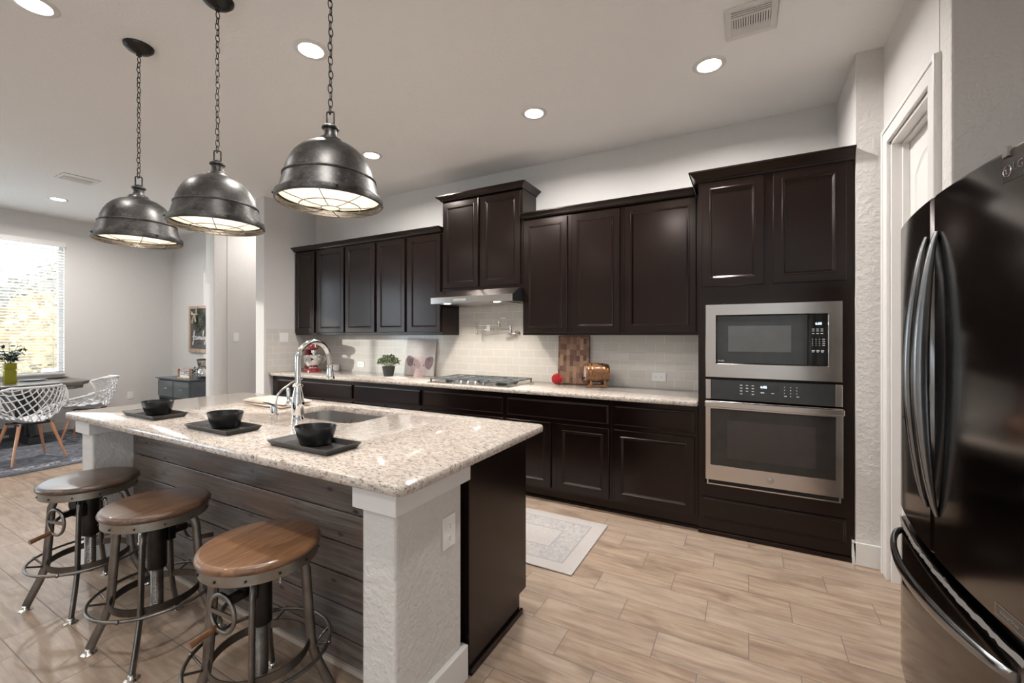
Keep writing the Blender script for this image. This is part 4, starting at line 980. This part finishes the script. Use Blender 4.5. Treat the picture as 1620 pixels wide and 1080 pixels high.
# pig picture leaning on the tiles
pg = thing('pig_picture', 'square plank canvas print of a pink pig face leaning on the tiles', 'picture', (-3.28, 3.83, Z))
LM = Matrix.Translation((-3.285, 3.80, Z+.001)) @ Matrix.Rotation(math.radians(-8.5), 4, 'X')
CANV = simple('whitewashed_boards', (.56, .52, .50), .6, var=.05)
PIGP = simple('pig_pink', (.50, .37, .36), .7, var=.12, vscale=20); PIGD = simple('pig_ear_mauve', (.25, .18, .19), .7, var=.3, vscale=25); PIGM = simple('pig_pale_pink', (.56, .44, .43), .7, var=.08)
b = MB()
for k in range(4): b.box(-.212, .212, 0, .02, .0+k*.1055, .1045+k*.1055, LM)
b.box(-.205, .205, .02, .032, .01, .41, LM); b.build('canvas', CANV, pg)
def blob(name, mat, pts, y, parent):
    b = MB(); n = len(pts); cr = []
    for i in range(n):   # closed catmull-rom
        p0, p1, p2, p3 = [Vector(pts[(i+k-1) % n]) for k in range(4)]
        for j in range(5):
            u = j/5; cr.append(.5*((2*p1)+(-p0+p2)*u+(2*p0-5*p1+4*p2-p3)*u*u+(-p0+3*p1-3*p2+p3)*u**3))
    b.rings([[LM @ Vector((q.x, -.0004, q.y)) for q in cr], [LM @ Vector((q.x, -y, q.y)) for q in cr]]); return b.build(name, mat, parent)
blob('painted_head', PIGM, [(-.105, .005), (-.11, .08), (-.10, .15), (-.08, .20), (0, .215), (.09, .20), (.105, .14), (.115, .07), (.11, .005)], .0010, pg)
blob('painted_ear', PIGD, [(-.095, .20), (-.15, .225), (-.185, .21), (-.19, .16), (-.165, .115), (-.125, .095), (-.095, .12), (-.09, .16)], .0014, pg)
blob('painted_ear', PIGD, [(.09, .19), (.14, .215), (.19, .21), (.20, .16), (.185, .11), (.15, .07), (.11, .085), (.085, .12)], .0014, pg)
blob('painted_snout', PIGP, [(-.05, .008), (-.055, .05), (-.03, .08), (.02, .085), (.055, .06), (.06, .008)], .0016, pg)
for (x, z, r) in ((-.068, .118, .008), (.068, .115, .008), (-.02, .045, .006), (.025, .042, .006)):
    blob('painted_dot', BLACKP, [(x-r, z), (x, z+r), (x+r, z), (x, z-r)], .0022, pg)
# cutting board, ball, barrel
cb = thing('cutting_board', 'tall checkered end grain cutting board leaning on the tiles', 'cutting board', (-1.43, 3.83, Z))
MB().box(-1.592, -1.285, 0, .035, .0, .452, Matrix.Translation((0, 3.826, Z+.001)) @ Matrix.Rotation(math.radians(-3.2), 4, 'X')).build('board', CUTB, cb, bevel=.006)
b = MB(); rnd = random.Random(5); c = Vector((-1.545, 3.70, Z+.054)); b.sphere(c, .039, 16, 12)
for k in range(110):
    u = 1-2*(k+.5)/110; a = k*2.39996; rr = math.sqrt(1-u*u); d = Vector((rr*math.cos(a), rr*math.sin(a), u)); b.sphere(c+d*(.044+rnd.uniform(-.001, .003)), .0072, 8, 5)
tag(b.build('decorative_ball', REDB, smooth=60), 'small knobbly red decorative ball beside the cutting board', 'ornament')
br = thing('mini_barrel', 'small wooden barrel with a tap resting on a wooden cradle', 'barrel', (-1.18, 3.70, Z))
BM_ = Matrix.Translation((-1.17, 3.70, Z+.128)) @ Matrix.Rotation(math.radians(-150), 4, 'Z'); Bx = Matrix.Rotation(PI/2, 4, 'Y')
b = MB(); L_ = .105
b.lathe([(.001, -L_+.008), (.066, -L_+.008), (.068, -L_), (.074, -L_), (.084, -.05), (.088, 0), (.084, .05), (.074, L_), (.068, L_), (.066, L_-.008), (.001, L_-.008)], (0, 0, 0), 36)
b.v = [tuple(BM_ @ Bx @ Vector(v)) for v in b.v]; b.build('staves', OAK, br, smooth=40)
for q in (-.082, -.05, .05, .082):
    r = .0885-.0105*(abs(q)/.1)**2*1.4 ; b = MB(); b.lathe([(r-.002, -.005), (r+.0012, -.005), (r+.0012, .005), (r-.002, .005)], (0, 0, q), 36, cap0=False, cap1=False); b.v = [tuple(BM_ @ Bx @ Vector(v)) for v in b.v]; b.build('hoop', m_metal('copper_hoop', (.30, .16, .07), .35) if q == -.082 else bpy.data.materials['copper_hoop'], br, smooth=30)
b = MB(); b.lathe([(.001, L_-.0078), (.064, L_-.0078), (.064, L_-.006), (.001, L_-.006)], (0, 0, 0), 32); b.v = [tuple(BM_ @ Bx @ Vector(v)) for v in b.v]; b.build('head', simple('pale_head', (.55, .42, .33), .5), br)
b = MB()
for q in (-.06, .06):
    b.rings([[BM_ @ Vector((q-.009, y, z)) for y, z in ((-.075, -.127), (.075, -.127), (.075, -.095), (.06, -.062), (.03, -.080), (0, -.086), (-.03, -.080), (-.06, -.062), (-.075, -.095))], [BM_ @ Vector((q+.009, y, z)) for y, z in ((-.075, -.127), (.075, -.127), (.075, -.095), (.06, -.062), (.03, -.080), (0, -.086), (-.03, -.080), (-.06, -.062), (-.075, -.095))]])
for y in (-.05, .05): b.box(-.09, .09, y-.01, y+.01, -.118, -.102, BM_)
b.build('cradle', OAK, br, bevel=.002)
b = MB(); b.tube([BM_ @ Vector(p) for p in ((.095, 0, -.045), (.13, 0, -.045))], [.007, .009], 10); b.tube([BM_ @ Vector(p) for p in ((.122, 0, -.045), (.125, 0, -.07))], .006, 8); b.tube([BM_ @ Vector(p) for p in ((.12, 0, -.04), (.12, 0, -.015), (.12, .015, -.012))], .004, 8); b.build('tap', GUND, br, smooth=60)
# ------------------------------------------------------------------ outlets and switches
def plate(name, label, cat, P, w, h, kind, group=None):
    """P maps (u,v,d) to world"""
    o0 = P(0, 0, 0); t = thing(name, label, cat, tuple(o0), group)
    def bx(b, u0, u1, v0, v1, d0, d1): b.add([P(*q) for q in ((u0, v0, d0), (u1, v0, d0), (u1, v1, d0), (u0, v1, d0), (u0, v0, d1), (u1, v0, d1), (u1, v1, d1), (u0, v1, d1))], [(0, 3, 2, 1), (4, 5, 6, 7), (0, 1, 5, 4), (1, 2, 6, 5), (2, 3, 7, 6), (3, 0, 4, 7)])
    b = MB(); bx(b, -w/2, w/2, -h/2, h/2, 0, .006); b.build('cover_plate', PLASTIC, t, bevel=.002)
    dark = simple('socket_slot', (.05, .05, .05), .6) if 'socket_slot' not in bpy.data.materials else bpy.data.materials['socket_slot']
    if kind[0] == 'o':
        vert = kind == 'ov'
        for s in (-1, 1):
            cu, cv = (0, s*.024) if vert else (s*.024, 0)
            b = MB(); b.rings([[P(cu+.0145*math.cos(a), cv+.0135*math.sin(a), d) for a in [2*PI*k/16 for k in range(16)]] for d in (.006, .0085)]); r = b.build('receptacle', PLASTIC, t)
            b = MB()
            for q in (-.005, .005): bx(b, cu+q-.001, cu+q+.001, cv-.001, cv+.006, .0085, .0088)
            bx(b, cu-.002, cu+.002, cv-.009, cv-.005, .0085, .0088); b.build('slots', dark, r)
    else:
        n = int(kind[1]); 
        for k in range(n):
            cu = (k-(n-1)/2)*.046; b = MB(); bx(b, cu-.016, cu+.016, -.033, .033, .006, .009); b.build('rocker', PLASTIC, t, bevel=.001)
def P_ny(x, y, z): return lambda u, v, d: Vector((x+u, y-d, z+v))
def P_px(x, y, z): return lambda u, v, d: Vector((x+d, y+u, z+v))
plate('wall_outlet', 'white horizontal outlet in the tiles beside the oven tower', 'outlet', P_ny(-.672, YW-.008, 1.012), .118, .072, 'oh', 'white outlets in the tiled wall')
plate('wall_outlet', 'white outlet in the sunlit tiles left of the plant', 'outlet', P_ny(-4.285, YW-.008, 1.005), .118, .072, 'oh', 'white outlets in the tiled wall')
plate('light_switch', 'white double light switch in the side tiles above the stand mixer corner', 'switch', P_px(XL+.008, 3.42, 1.345), .116, .118, 's2')
plate('light_switch', 'white single light switch on the hall wall beyond the kitchen corner', 'switch', P_px(PX1+.005, 3.455, 1.345), .075, .12, 's1')
plate('wall_outlet', 'white vertical outlet low on the window wall behind the dining chairs', 'outlet', P_px(XWIN, 3.16, .41), .075, .12, 'ov')
plate('wall_outlet', 'white vertical outlet on the textured end column of the island', 'outlet', P_px(-.999, 1.328, .628), .075, .122, 'ov')
# ------------------------------------------------------------------ kitchen runner
b = MB(); pts = rrect(-3.0, -.88, 2.32, 3.06, .004, 2); slab(b, pts, .001, .009, .002)
r = tag(b.build('kitchen_runner', RUG1, smooth=40), 'pale grey patterned runner rug on the floor between island and stove', 'rug')
# ------------------------------------------------------------------ coffee nook
cc = thing('coffee_cabinet', 'small slate blue wooden cabinet with two drawers in the coffee nook', 'cabinet', (-7.62, 3.5, 0))
x0, x1, y0, y1, zt = -8.12, -7.165, 3.31, 3.72, .715
b = MB(); b.box(x0, x0+.03, y0, y1, .02, zt-.03); b.box(x1-.03, x1, y0, y1, .02, zt-.03); b.box(x0+.03, x1-.03, y1-.02, y1, .02, zt-.03); b.box(x0+.03, x1-.03, y0, y1-.02, .02, .06)
b.box(x0+.03, x1-.03, y0, y1-.02, zt-.035, zt-.03); b.box(x0+.03, x1-.03, y0, y1-.02, .40, .42); b.box((x0+x1)/2-.012, (x0+x1)/2+.012, y0, y1-.02, .06, zt-.035)
b.build('carcass', BLUEC, cc, bevel=.003)
b = MB(); R = []
for o, z in ((0, zt-.03), (.012, zt-.026), (.02, zt-.016), (.035, zt-.01), (.035, zt)):
    R.append([Vector((x0-o, y0-o, z)), Vector((x1+o, y0-o, z)), Vector((x1+o, y1+.002, z)), Vector((x0-o, y1+.002, z))])
b.rings(R); b.build('top', BLUEC, cc)
xm = (x0+x1)/2
for (a, c) in ((x0+.012, xm-.005), (xm+.005, x1-.012)):
    b = MB(); ring_face(b, a, c, .43, zt-.04, [(0, 0), (0, .016), (.006, .02), (.014, .02), (.018, .017)], f_ny(y0)); d = b.build('drawer', BLUEC, cc)
    b = MB(); m = (a+c)/2; b.tube([(m-.035, y0-.02, .56), (m-.03, y0-.036, .556), (m, y0-.04, .55), (m+.03, y0-.036, .556), (m+.035, y0-.02, .56)], .004, 8); b.build('pull', NICKEL, d, smooth=60)
cs = thing('coffee_sign', 'small framed white block sign reading COFFEE on the slate cabinet', 'sign', (-7.70, 3.4, zt))
sx0, sx1, sz0, sz1 = -7.665, -7.315, zt+.001, zt+.155
b = MB()
for q in ((sx0, sx1, sz0, sz0+.014), (sx0, sx1, sz1-.014, sz1), (sx0, sx0+.014, sz0+.014, sz1-.014), (sx1-.014, sx1, sz0+.014, sz1-.014)): b.box(q[0], q[1], 3.36, 3.40, q[2], q[3])
b.build('frame', PALEW, cs); MB().box(sx0+.014, sx1-.014, 3.385, 3.398, sz0+.014, sz1-.014).build('board', TRIM, cs)
text('letters', 'COFFEE', .098, BLACKP, cs, ((sx0+sx1)/2, 3.3845, (sz0+sz1)/2), FACE_NY, squash=.78)
gl = thing('eucalyptus_garland', 'dark green leafy garland lying behind the COFFEE sign', 'garland', (-7.7, 3.55, zt))
b = MB(); rnd = random.Random(9)
pth = [Vector((-8.05+.6*k/30, 3.57+.05*math.sin(k*.5), zt+.012+(.09*math.exp(-((k-26)/5)**2)))) for k in range(31)]
b.tube(pth, .003, 5)
for k in range(170):
    p = pth[rnd.randrange(31)]+Vector((rnd.uniform(-.05, .05), rnd.uniform(-.05, .05), rnd.uniform(0, .06))); d = Vector((rnd.uniform(-1, 1), rnd.uniform(-1, 1), rnd.uniform(-.1, .9))).normalized(); s = d.cross(Vector((rnd.uniform(-1, 1), .4, 1))).normalized()*.011
    b.add([p, p+d*.02+s, p+d*.045, p+d*.02-s], [(0, 1, 2, 3)])
b.build('leaves', LEAFD, gl, keepnorm=True)
cm = thing('coffee_maker', 'silver and black drip coffee maker at the right end of the slate cabinet', 'coffee maker', (-7.28, 3.5, zt))
cx, cy = -7.225, 3.50
MB().lathe([(.085, 0), (.085, .02), (.001, .022)], (cx, cy, zt+.001), 28).build('base', BLACKP, cm, smooth=40)
MB().lathe([(.062, .023), (.07, .03), (.072, .10), (.06, .14), (.045, .155), (.05, .165), (.001, .165)], (cx, cy, zt), 28).build('carafe', CHROME, cm, smooth=50)
MB().lathe([(.04, .17), (.06, .19), (.075, .25), (.078, .28), (.001, .28)], (cx, cy, zt), 28).build('filter_basket', NICKEL, cm, smooth=50)
MB().box(cx-.08, cx+.085, cy+.06, cy+.14, zt+.001, zt+.28).build('tank', BLACKP, cm, bevel=.01)
MB().lathe([(.08, .28), (.082, .29), (.06, .30), (.001, .302)], (cx, cy, zt), 28).build('lid', BLACKP, cm, smooth=50)
# family frame
ff = thing('family_wall_frame', 'tall pale wood wall frame with a dried wreath, bow and white script', 'picture frame', (-7.7, 3.735, 1.46))
a, c, d, e = -8.095, -7.49, 1.09, 1.845; yy = 3.7395
b = MB()
for q in ((a, c, d, d+.06), (a, c, e-.045, e), (a, a+.045, d+.06, e-.045), (c-.045, c, d+.06, e-.045)): b.box(q[0], q[1], yy-.03, yy, q[2], q[3])
b.build('frame', PALEW, ff, bevel=.002)
GREYB = m_wood('grey_washed_boards', [(.06, .058, .055), (.13, .125, .12)], (2, 2, 20), .7)
MB().box(a+.045, c-.045, yy-.01, yy, d+.06, e-.045).build('backboard', GREYB, ff)
strokes = {'f': [(0, -.5), (.02, .1), (.05, .9), (.16, 1.25), (.24, 1.1), (.14, .6), (.05, .1), (.02, -.5), (-.06, -.75), (-.10, -.5), (.02, -.15), (.25, .05)], 'x': [(-.12, .42), (.26, .46)],
 'a': [(.52, .42), (.38, .45), (.28, .2), (.34, 0), (.46, .08), (.54, .42), (.54, .1), (.60, 0), (.68, .15)], 'm': [(.68, .15), (.74, .42), (.74, 0), (.80, .35), (.88, .42), (.90, 0), (.97, .35), (1.05, .42), (1.08, .1), (1.14, 0), (1.22, .2)],
 'i': [(1.22, .2), (1.28, .42), (1.29, .08), (1.36, 0), (1.44, .2)], 'l': [(1.44, .2), (1.58, .9), (1.60, 1.2), (1.52, 1.15), (1.48, .5), (1.52, .03), (1.62, .1)], 'y': [(1.62, .1), (1.70, .42), (1.74, .05), (1.84, .1), (1.90, .42), (1.86, -.4), (1.76, -.7), (1.70, -.5), (1.86, -.1), (2.0, .1)]}
b = MB()
for P_ in strokes.values():
    cr = []; n = len(P_)
    for q in range(n-1):
        p0, p1, p2, p3 = [Vector(P_[min(max(q+k, 0), n-1)]) for k in (-1, 0, 1, 2)]
        for u in (0, .25, .5, .75): cr.append(.5*((2*p1)+(-p0+p2)*u+(2*p0-5*p1+4*p2-p3)*u*u+(-p0+3*p1-3*p2+p3)*u**3))
    cr.append(Vector(P_[-1])); b.tube([(a+.13+p.x*.20, yy-.02, 1.30+p.y*.115) for p in cr], .0075, 6)
b.build('script', TRIM, ff, smooth=60)
b = MB(); rnd = random.Random(11)
for k in range(260):
    aa = rnd.uniform(0, 2*PI); rr = rnd.gauss(.13, .03); p = Vector((a+.30+rr*math.cos(aa), yy-.015-rnd.uniform(0, .03), 1.60+rr*math.sin(aa))); dd = Vector((rnd.uniform(-1, 1), rnd.uniform(-.4, .1), rnd.uniform(-1, 1))).normalized(); s = dd.cross(Vector((0, 1, .2))).normalized()*.008
    b.add([p, p+dd*.02+s, p+dd*.05, p+dd*.02-s], [(0, 1, 2, 3)])
b.build('wreath', simple('olive_leaf', (.07, .085, .05), .6, var=.4), ff, keepnorm=True)
BOW = simple('burlap_bow', (.50, .42, .34), .9)
b = MB(); bx_, bz = a+.20, 1.72; by = yy-.045
for pts in (((0, 0), (-.09, .04), (-.10, -.02), (-.02, -.02)), ((0, 0), (.09, .05), (.10, -.02), (.02, -.02)), ((-.01, 0), (-.09, -.14), (-.05, -.17), (.01, -.02)), ((0, 0), (.02, -.14), (.06, -.13), (.02, -.01)), ((.03, 0), (.06, .10), (.09, .10), (.05, 0))):
    b.rings([[Vector((bx_+x, by, bz+z)) for x, z in pts], [Vector((bx_+x, by+.008, bz+z)) for x, z in pts]])
b.build('bow', BOW, ff)
# ------------------------------------------------------------------ dining area
b = MB(); slab(b, rrect(-8.64, -6.30, -1.0, 2.45, .005, 2), .001, .010, .002); tag(b.build('dining_rug', RUG2, smooth=40), 'dark grey and white distressed rug under the dining table', 'rug')
TZ = .765
dt = thing('dining_table', 'long dark grey wood dining table with trestle base by the window', 'table', (-8.2, 1.3, 0))
tx0, tx1, ty0, ty1 = -8.62, -7.72, .2, 2.42
def octo(o, z, c=.12): 
    a, b_, d, e = tx0-o, tx1+o, ty0-o, ty1+o
    return [Vector(p) for p in ((a+c, d, z), (b_-c, d, z), (b_, d+c, z), (b_, e-c, z), (b_-c, e, z), (a+c, e, z), (a, e-c, z), (a, d+c, z))]
MB().rings([octo(-.06, TZ-.10), octo(-.055, TZ-.055), octo(-.02, TZ-.045), octo(-.012, TZ-.03), octo(0, TZ-.026), octo(0, TZ-.004), octo(-.004, TZ)]).build('table_top', TABLEW, dt)
for yc in (.75, 1.9):
    b = MB(); b.box(-8.36, -7.98, yc-.06, yc+.06, .10, TZ-.12); b.box(-8.55, -7.80, yc-.07, yc+.07, .011, .10); b.box(-8.50, -7.84, yc-.06, yc+.06, TZ-.155, TZ-.11); b.build('pedestal', TABLED, dt, bevel=.006)
    b = MB(); b.tube([(-7.84, yc, .10), (-8.05, yc, .42)], .045, 4); b.tube([(-8.50, yc, .10), (-8.29, yc, .42)], .045, 4); b.build('brace', TABLED, dt)
MB().box(-8.21, -8.13, .81, 1.84, .12, .20).build('stretcher', TABLED, dt, bevel=.004)
# placemats, plates, vase
def plateset(x, y, lab):
    m = tag(MB().lathe([(.155, 0), (.155, .003), (.15, .005), (.001, .005)], (x, y, TZ+.0005), 36).build('placemat', simple('woven_jute', (.33, .26, .21), .9, bump=.6) if 'woven_jute' not in bpy.data.materials else bpy.data.materials['woven_jute'], smooth=30), 'woven placemat under the '+lab.replace('dining ', ''), 'placemat', 'woven placemats on the dining table')
    p = thing('dinner_plate', lab, 'plate', (x, y, TZ+.006), 'dark plates on the dining table')
    MB().lathe([(.07, 0), (.075, .003), (.125, .014), (.13, .017), (.126, .018), (.075, .007), (.001, .006)], (x, y, TZ+.006), 36).build('plate_body', BLKCER, p, smooth=50)
plateset(-8.25, 1.97, 'dark plate right of the yellow vase')
plateset(-8.43, 2.24, 'dark plate at the far end of the table')
plateset(-8.38, 1.50, 'dark plate at the left picture edge')
vs_ = thing('flower_vase', 'square yellow green glass vase with dark leafy stems', 'vase', (-8.05, 1.70, TZ))
vx, vy = -8.05, 1.73
b = MB(); R = []
for h, z in ((.048, 0), (.052, .006), (.052, .155), (.043, .17), (.043, .178), (.053, .19), (.053, .25), (.050, .256), (.046, .25), (.046, .19), (.038, .178), (.045, .155), (.045, .012)):
    R.append([Vector((vx+x, vy+y, TZ+.001+z)) for x, y in rrect(-h, h, -h, h, .014, 4)])
b.rings(R); b.build('glass_body', YGLASS, vs_, smooth=40)
b = MB(); rnd = random.Random(21); sm = MB()
for k in range(14):
    a = rnd.uniform(0, 2*PI); rr = rnd.uniform(.04, .17); top = Vector((vx+rr*math.cos(a), vy+rr*math.sin(a), TZ+rnd.uniform(.33, .54))); mid = Vector((vx+rr*.25*math.cos(a), vy+rr*.25*math.sin(a), TZ+.27))
    sm.tube([Vector((vx+.01*math.cos(a*3), vy+.01*math.sin(a*3), TZ+.015)), mid, (mid+top)/2+Vector((0, 0, .015)), top], .0022, 5)
    for j in range(12):
        u = rnd.uniform(.1, 1); p = mid.lerp(top, u)+Vector((rnd.uniform(-.015, .015), rnd.uniform(-.015, .015), 0)); d = Vector((math.cos(a)+rnd.uniform(-1, 1), math.sin(a)+rnd.uniform(-1, 1), rnd.uniform(-.4, .7))).normalized(); s = d.cross(Vector((rnd.uniform(-.5, .5), rnd.uniform(-.5, .5), 1))).normalized()*rnd.uniform(.012, .020)
        b.add([p, p+d*.018+s, p+d*.045+s*.7, p+d*.058, p+d*.045-s*.7, p+d*.018-s], [(0, 1, 2, 3, 4, 5)])
sm.build('stems', LEAFD, vs_, smooth=60); b.build('leaves', LEAFD, vs_, keepnorm=True)
# chairs: woven plastic shell
WPL = simple('white_chair_plastic', (.74, .74, .75), .35, var=.01)
def chair(lab):
    t = thing('dining_chair', lab, 'chair', (0, 0, 0), 'white lattice shell chairs at the dining table')
    # shell surface S(u,v): u around (-1..1 left..right), v 0 front edge of seat .. 1 top of back ; front is -X local => faces -X
    def S(u, v):
        # centre line: front seat -> back top
        if v < .45:
            q = v/.45; x = -.23+.40*q; z = .445-.02*math.sin(q*PI)
        else:
            q = (v-.45)/.55; x = .17+.10*q+.02*math.sin(q*PI); z = .445+.375*q**.9
        bend = min(1, max(0, (v-.05)/.55))
        hw = (.215+.05*math.sin(min(1, v/.6)*PI*.5)) * (1-.42*max(0, (v-.62)/.38)**2.0)
        y = hw*u
        rise = (abs(u)**2.2)*(.10+.09*math.sin(min(1, v*1.15)*PI))*(1-max(0, (v-.8)/.2)*.7)
        fw = (abs(u)**2.4)*(.0+.17*max(0, min(1, (v-.35)/.35)))*(1-max(0, (v-.8)/.2)*.5)
        return Vector((x-fw, y, z+rise*(1 if v < .75 else .85)))
    def rim():
        P = []
        for k in range(24): P.append(S(-1, .04+.88*k/24))
        for k in range(15): 
            u = -1+2*k/14; P.append(S(u*.98, 1-.08*abs(u)**3))
        for k in range(24): P.append(S(1, .92-.88*k/24))
        for k in range(13): P.append(S(1-2*k/12, .0+.04*abs(1-2*k/12)**3))
        return P
    MB().tube(rim(), .0125, 8, True).build('rim', WPL, t, smooth=60)
    b = MB()
    # solid seat centre
    n = 10; g = [[S(-.55+1.1*i/n, .03+.40*j/n) for i in range(n+1)] for j in range(n+1)]
    up = [p+Vector((0, 0, .004)) for r in g for p in r]; dn = [p-Vector((0, 0, .004)) for r in g for p in r]; N = (n+1)**2; f = []
    q = lambda i, j: j*(n+1)+i
    for j in range(n):
        for i in range(n): f += [(q(i, j), q(i+1, j), q(i+1, j+1), q(i, j+1)), (N+q(i, j), N+q(i, j+1), N+q(i+1, j+1), N+q(i+1, j))]
    b.add(up+dn, f); b.build('seat_pan', WPL, t, smooth=60)
    b = MB(); nd = 4
    for sgn in (-1, 1):
        for k in range(-nd, nd+6):
            pts = []
            for j in range(0, 41):
                v = j/40; u = sgn*((k/nd*1.0) + (v-.5)*1.7)
                if abs(u) <= 1.0 and v <= 1-.08*abs(u)**3: pts.append(S(u, v))
            if len(pts) > 2: b.tube(pts, .0058, 6)
        for k in range(-nd-6, -nd):
            pts = []
            for j in range(0, 41):
                v = j/40; u = sgn*((k/nd*1.0) + (v-.5)*1.7)
                if abs(u) <= 1.0 and v <= 1-.08*abs(u)**3: pts.append(S(u, v))
            if len(pts) > 2: b.tube(pts, .0058, 6)
    b.build('lattice_shell', WPL, t, smooth=60)
    b = MB()
    for s in (-1, 1): b.tube([(-.14, s*.13, .425), (.12, s*.13, .425)], .009, 8); b.tube([(-.12+.24*(s > 0), -.14, .42), (-.12+.24*(s > 0), .14, .42)], .009, 8)
    b.build('under_frame', GUND, t, smooth=60)
    for sx in (-1, 1):
        for sy in (-1, 1):
            MB().tube([(.12*sx-.01, .12*sy, .43), (.22*sx-.01, .215*sy, 0.0145)], [.017, .0095], 12).build('leg', BEECH, t, smooth=60)
    return t
ch = chair('white lattice chair turned away from the kitchen at the near side of the table')
ch.location = (-6.86, 1.62, 0); ch.rotation_euler = (0, 0, math.radians(8))
c2 = dup(ch, (-7.55, 2.33, 0), math.radians(58), 'white lattice chair seen from its side at the far corner of the dining table')
# ------------------------------------------------------------------ outdoors beyond the window
def m_ground():
    m = NT('pale_deck_boards'); n = m.noise(m.world(), 3, 6, .7); m.base(m.ramp(n, [(.3, (.55, .52, .46)), (.7, (.68, .64, .57))]), .95); return m.m  # ground kept pale so it bounces daylight up to the ceiling
struct(MB().box(-70, -9.2, -40, 50, -.6, -.5).build('ground', m_ground()))
dk = thing('deck_railing', 'white deck railing with square balusters outside the dining window', 'railing', (-11, 2, -.5))
b = MB(); b.box(-11.05, -10.95, -3, 5, .62, .70); b.box(-11.04, -10.96, -3, 5, -.2, -.12); b.build('rails', TRIM, dk)
b = MB(); y = -2.9
while y < 5: b.box(-11.03, -10.97, y, y+.09, -.12, .62); y += .21
b.build('balusters', TRIM, dk)
def m_brick():
    m = NT('pink_brick'); m.base((.55, .38, .34), .9); return m.m
gp = thing('garden_pillar', 'pinkish pillar with a white cap outside by the deck railing', 'pillar', (-10.7, 3.0, -.5))
MB().box(-10.85, -10.6, 2.76, 2.98, -.5, .70).build('shaft', m_brick(), gp); MB().box(-10.9, -10.55, 2.71, 3.03, .70, .78).build('cap', TRIM, gp)
def tree(x, y, h, r, n, cols, lab, seed):
    rnd = random.Random(seed); t = thing('tree', lab, 'tree', (x, y, -.5), 'trees beyond the dining window')
    MB().tube([(x, y, -.5), (x+.1, y, h*.4), (x, y+.15, h*.75)], [.22, .15, .06], 8).build('trunk', simple('bark', (.12, .09, .07), .9), t, smooth=60)
    b = MB()
    for k in range(n):
        d = Vector((rnd.gauss(0, 1), rnd.gauss(0, 1), rnd.gauss(0, 1))).normalized()*(rnd.random()**.4); p = Vector((x, y, h-.9*r))+Vector((d.x*r, d.y*r*1.1, d.z*r*.95))
        a = Vector((rnd.uniform(-1, 1), rnd.uniform(-1, 1), rnd.uniform(-1, 1))).normalized(); s = a.cross(Vector((rnd.uniform(-1, 1), .3, 1))).normalized(); L_ = rnd.uniform(.08, .17)
        b.add([p-a*L_, p+s*L_*.6, p+a*L_, p-s*L_*.6], [(0, 1, 2, 3)])
    c0 = MB(); c0.sphere((x, y, h-.9*r), r*.82, 24, 16, (1, 1.1, .95)); b.add([tuple(Vector(q)+Vector((rnd.uniform(-1, 1), rnd.uniform(-1, 1), rnd.uniform(-1, 1)))*r*.08) for q in c0.v], c0.f)
    b.build('foliage', cols, t, keepnorm=True)
GOLD = simple('golden_leaves', (.52, .38, .18), .8, var=.35, vscale=3); GREYL = simple('grey_brown_leaves', (.23, .19, .13), .8, var=.4, vscale=3)
tree(-21.5, 2.6, 4.1, 2.3, 5200, GREYL, 'grey brown leafy tree beyond the railing, left half of the window view', 1)
tree(-16.6, 4.9, 2.6, 1.75, 6000, GOLD, 'golden leafed tree beyond the railing at the right of the window view', 2)
tree(-27.0, 8.2, 4.6, 2.6, 4200, GREYL, 'grey brown tree standing farthest back behind the golden one', 4)
tree(-17.5, -1.6, 3.4, 2.0, 3000, GOLD, 'golden tree left of the others, past the picture edge', 5)
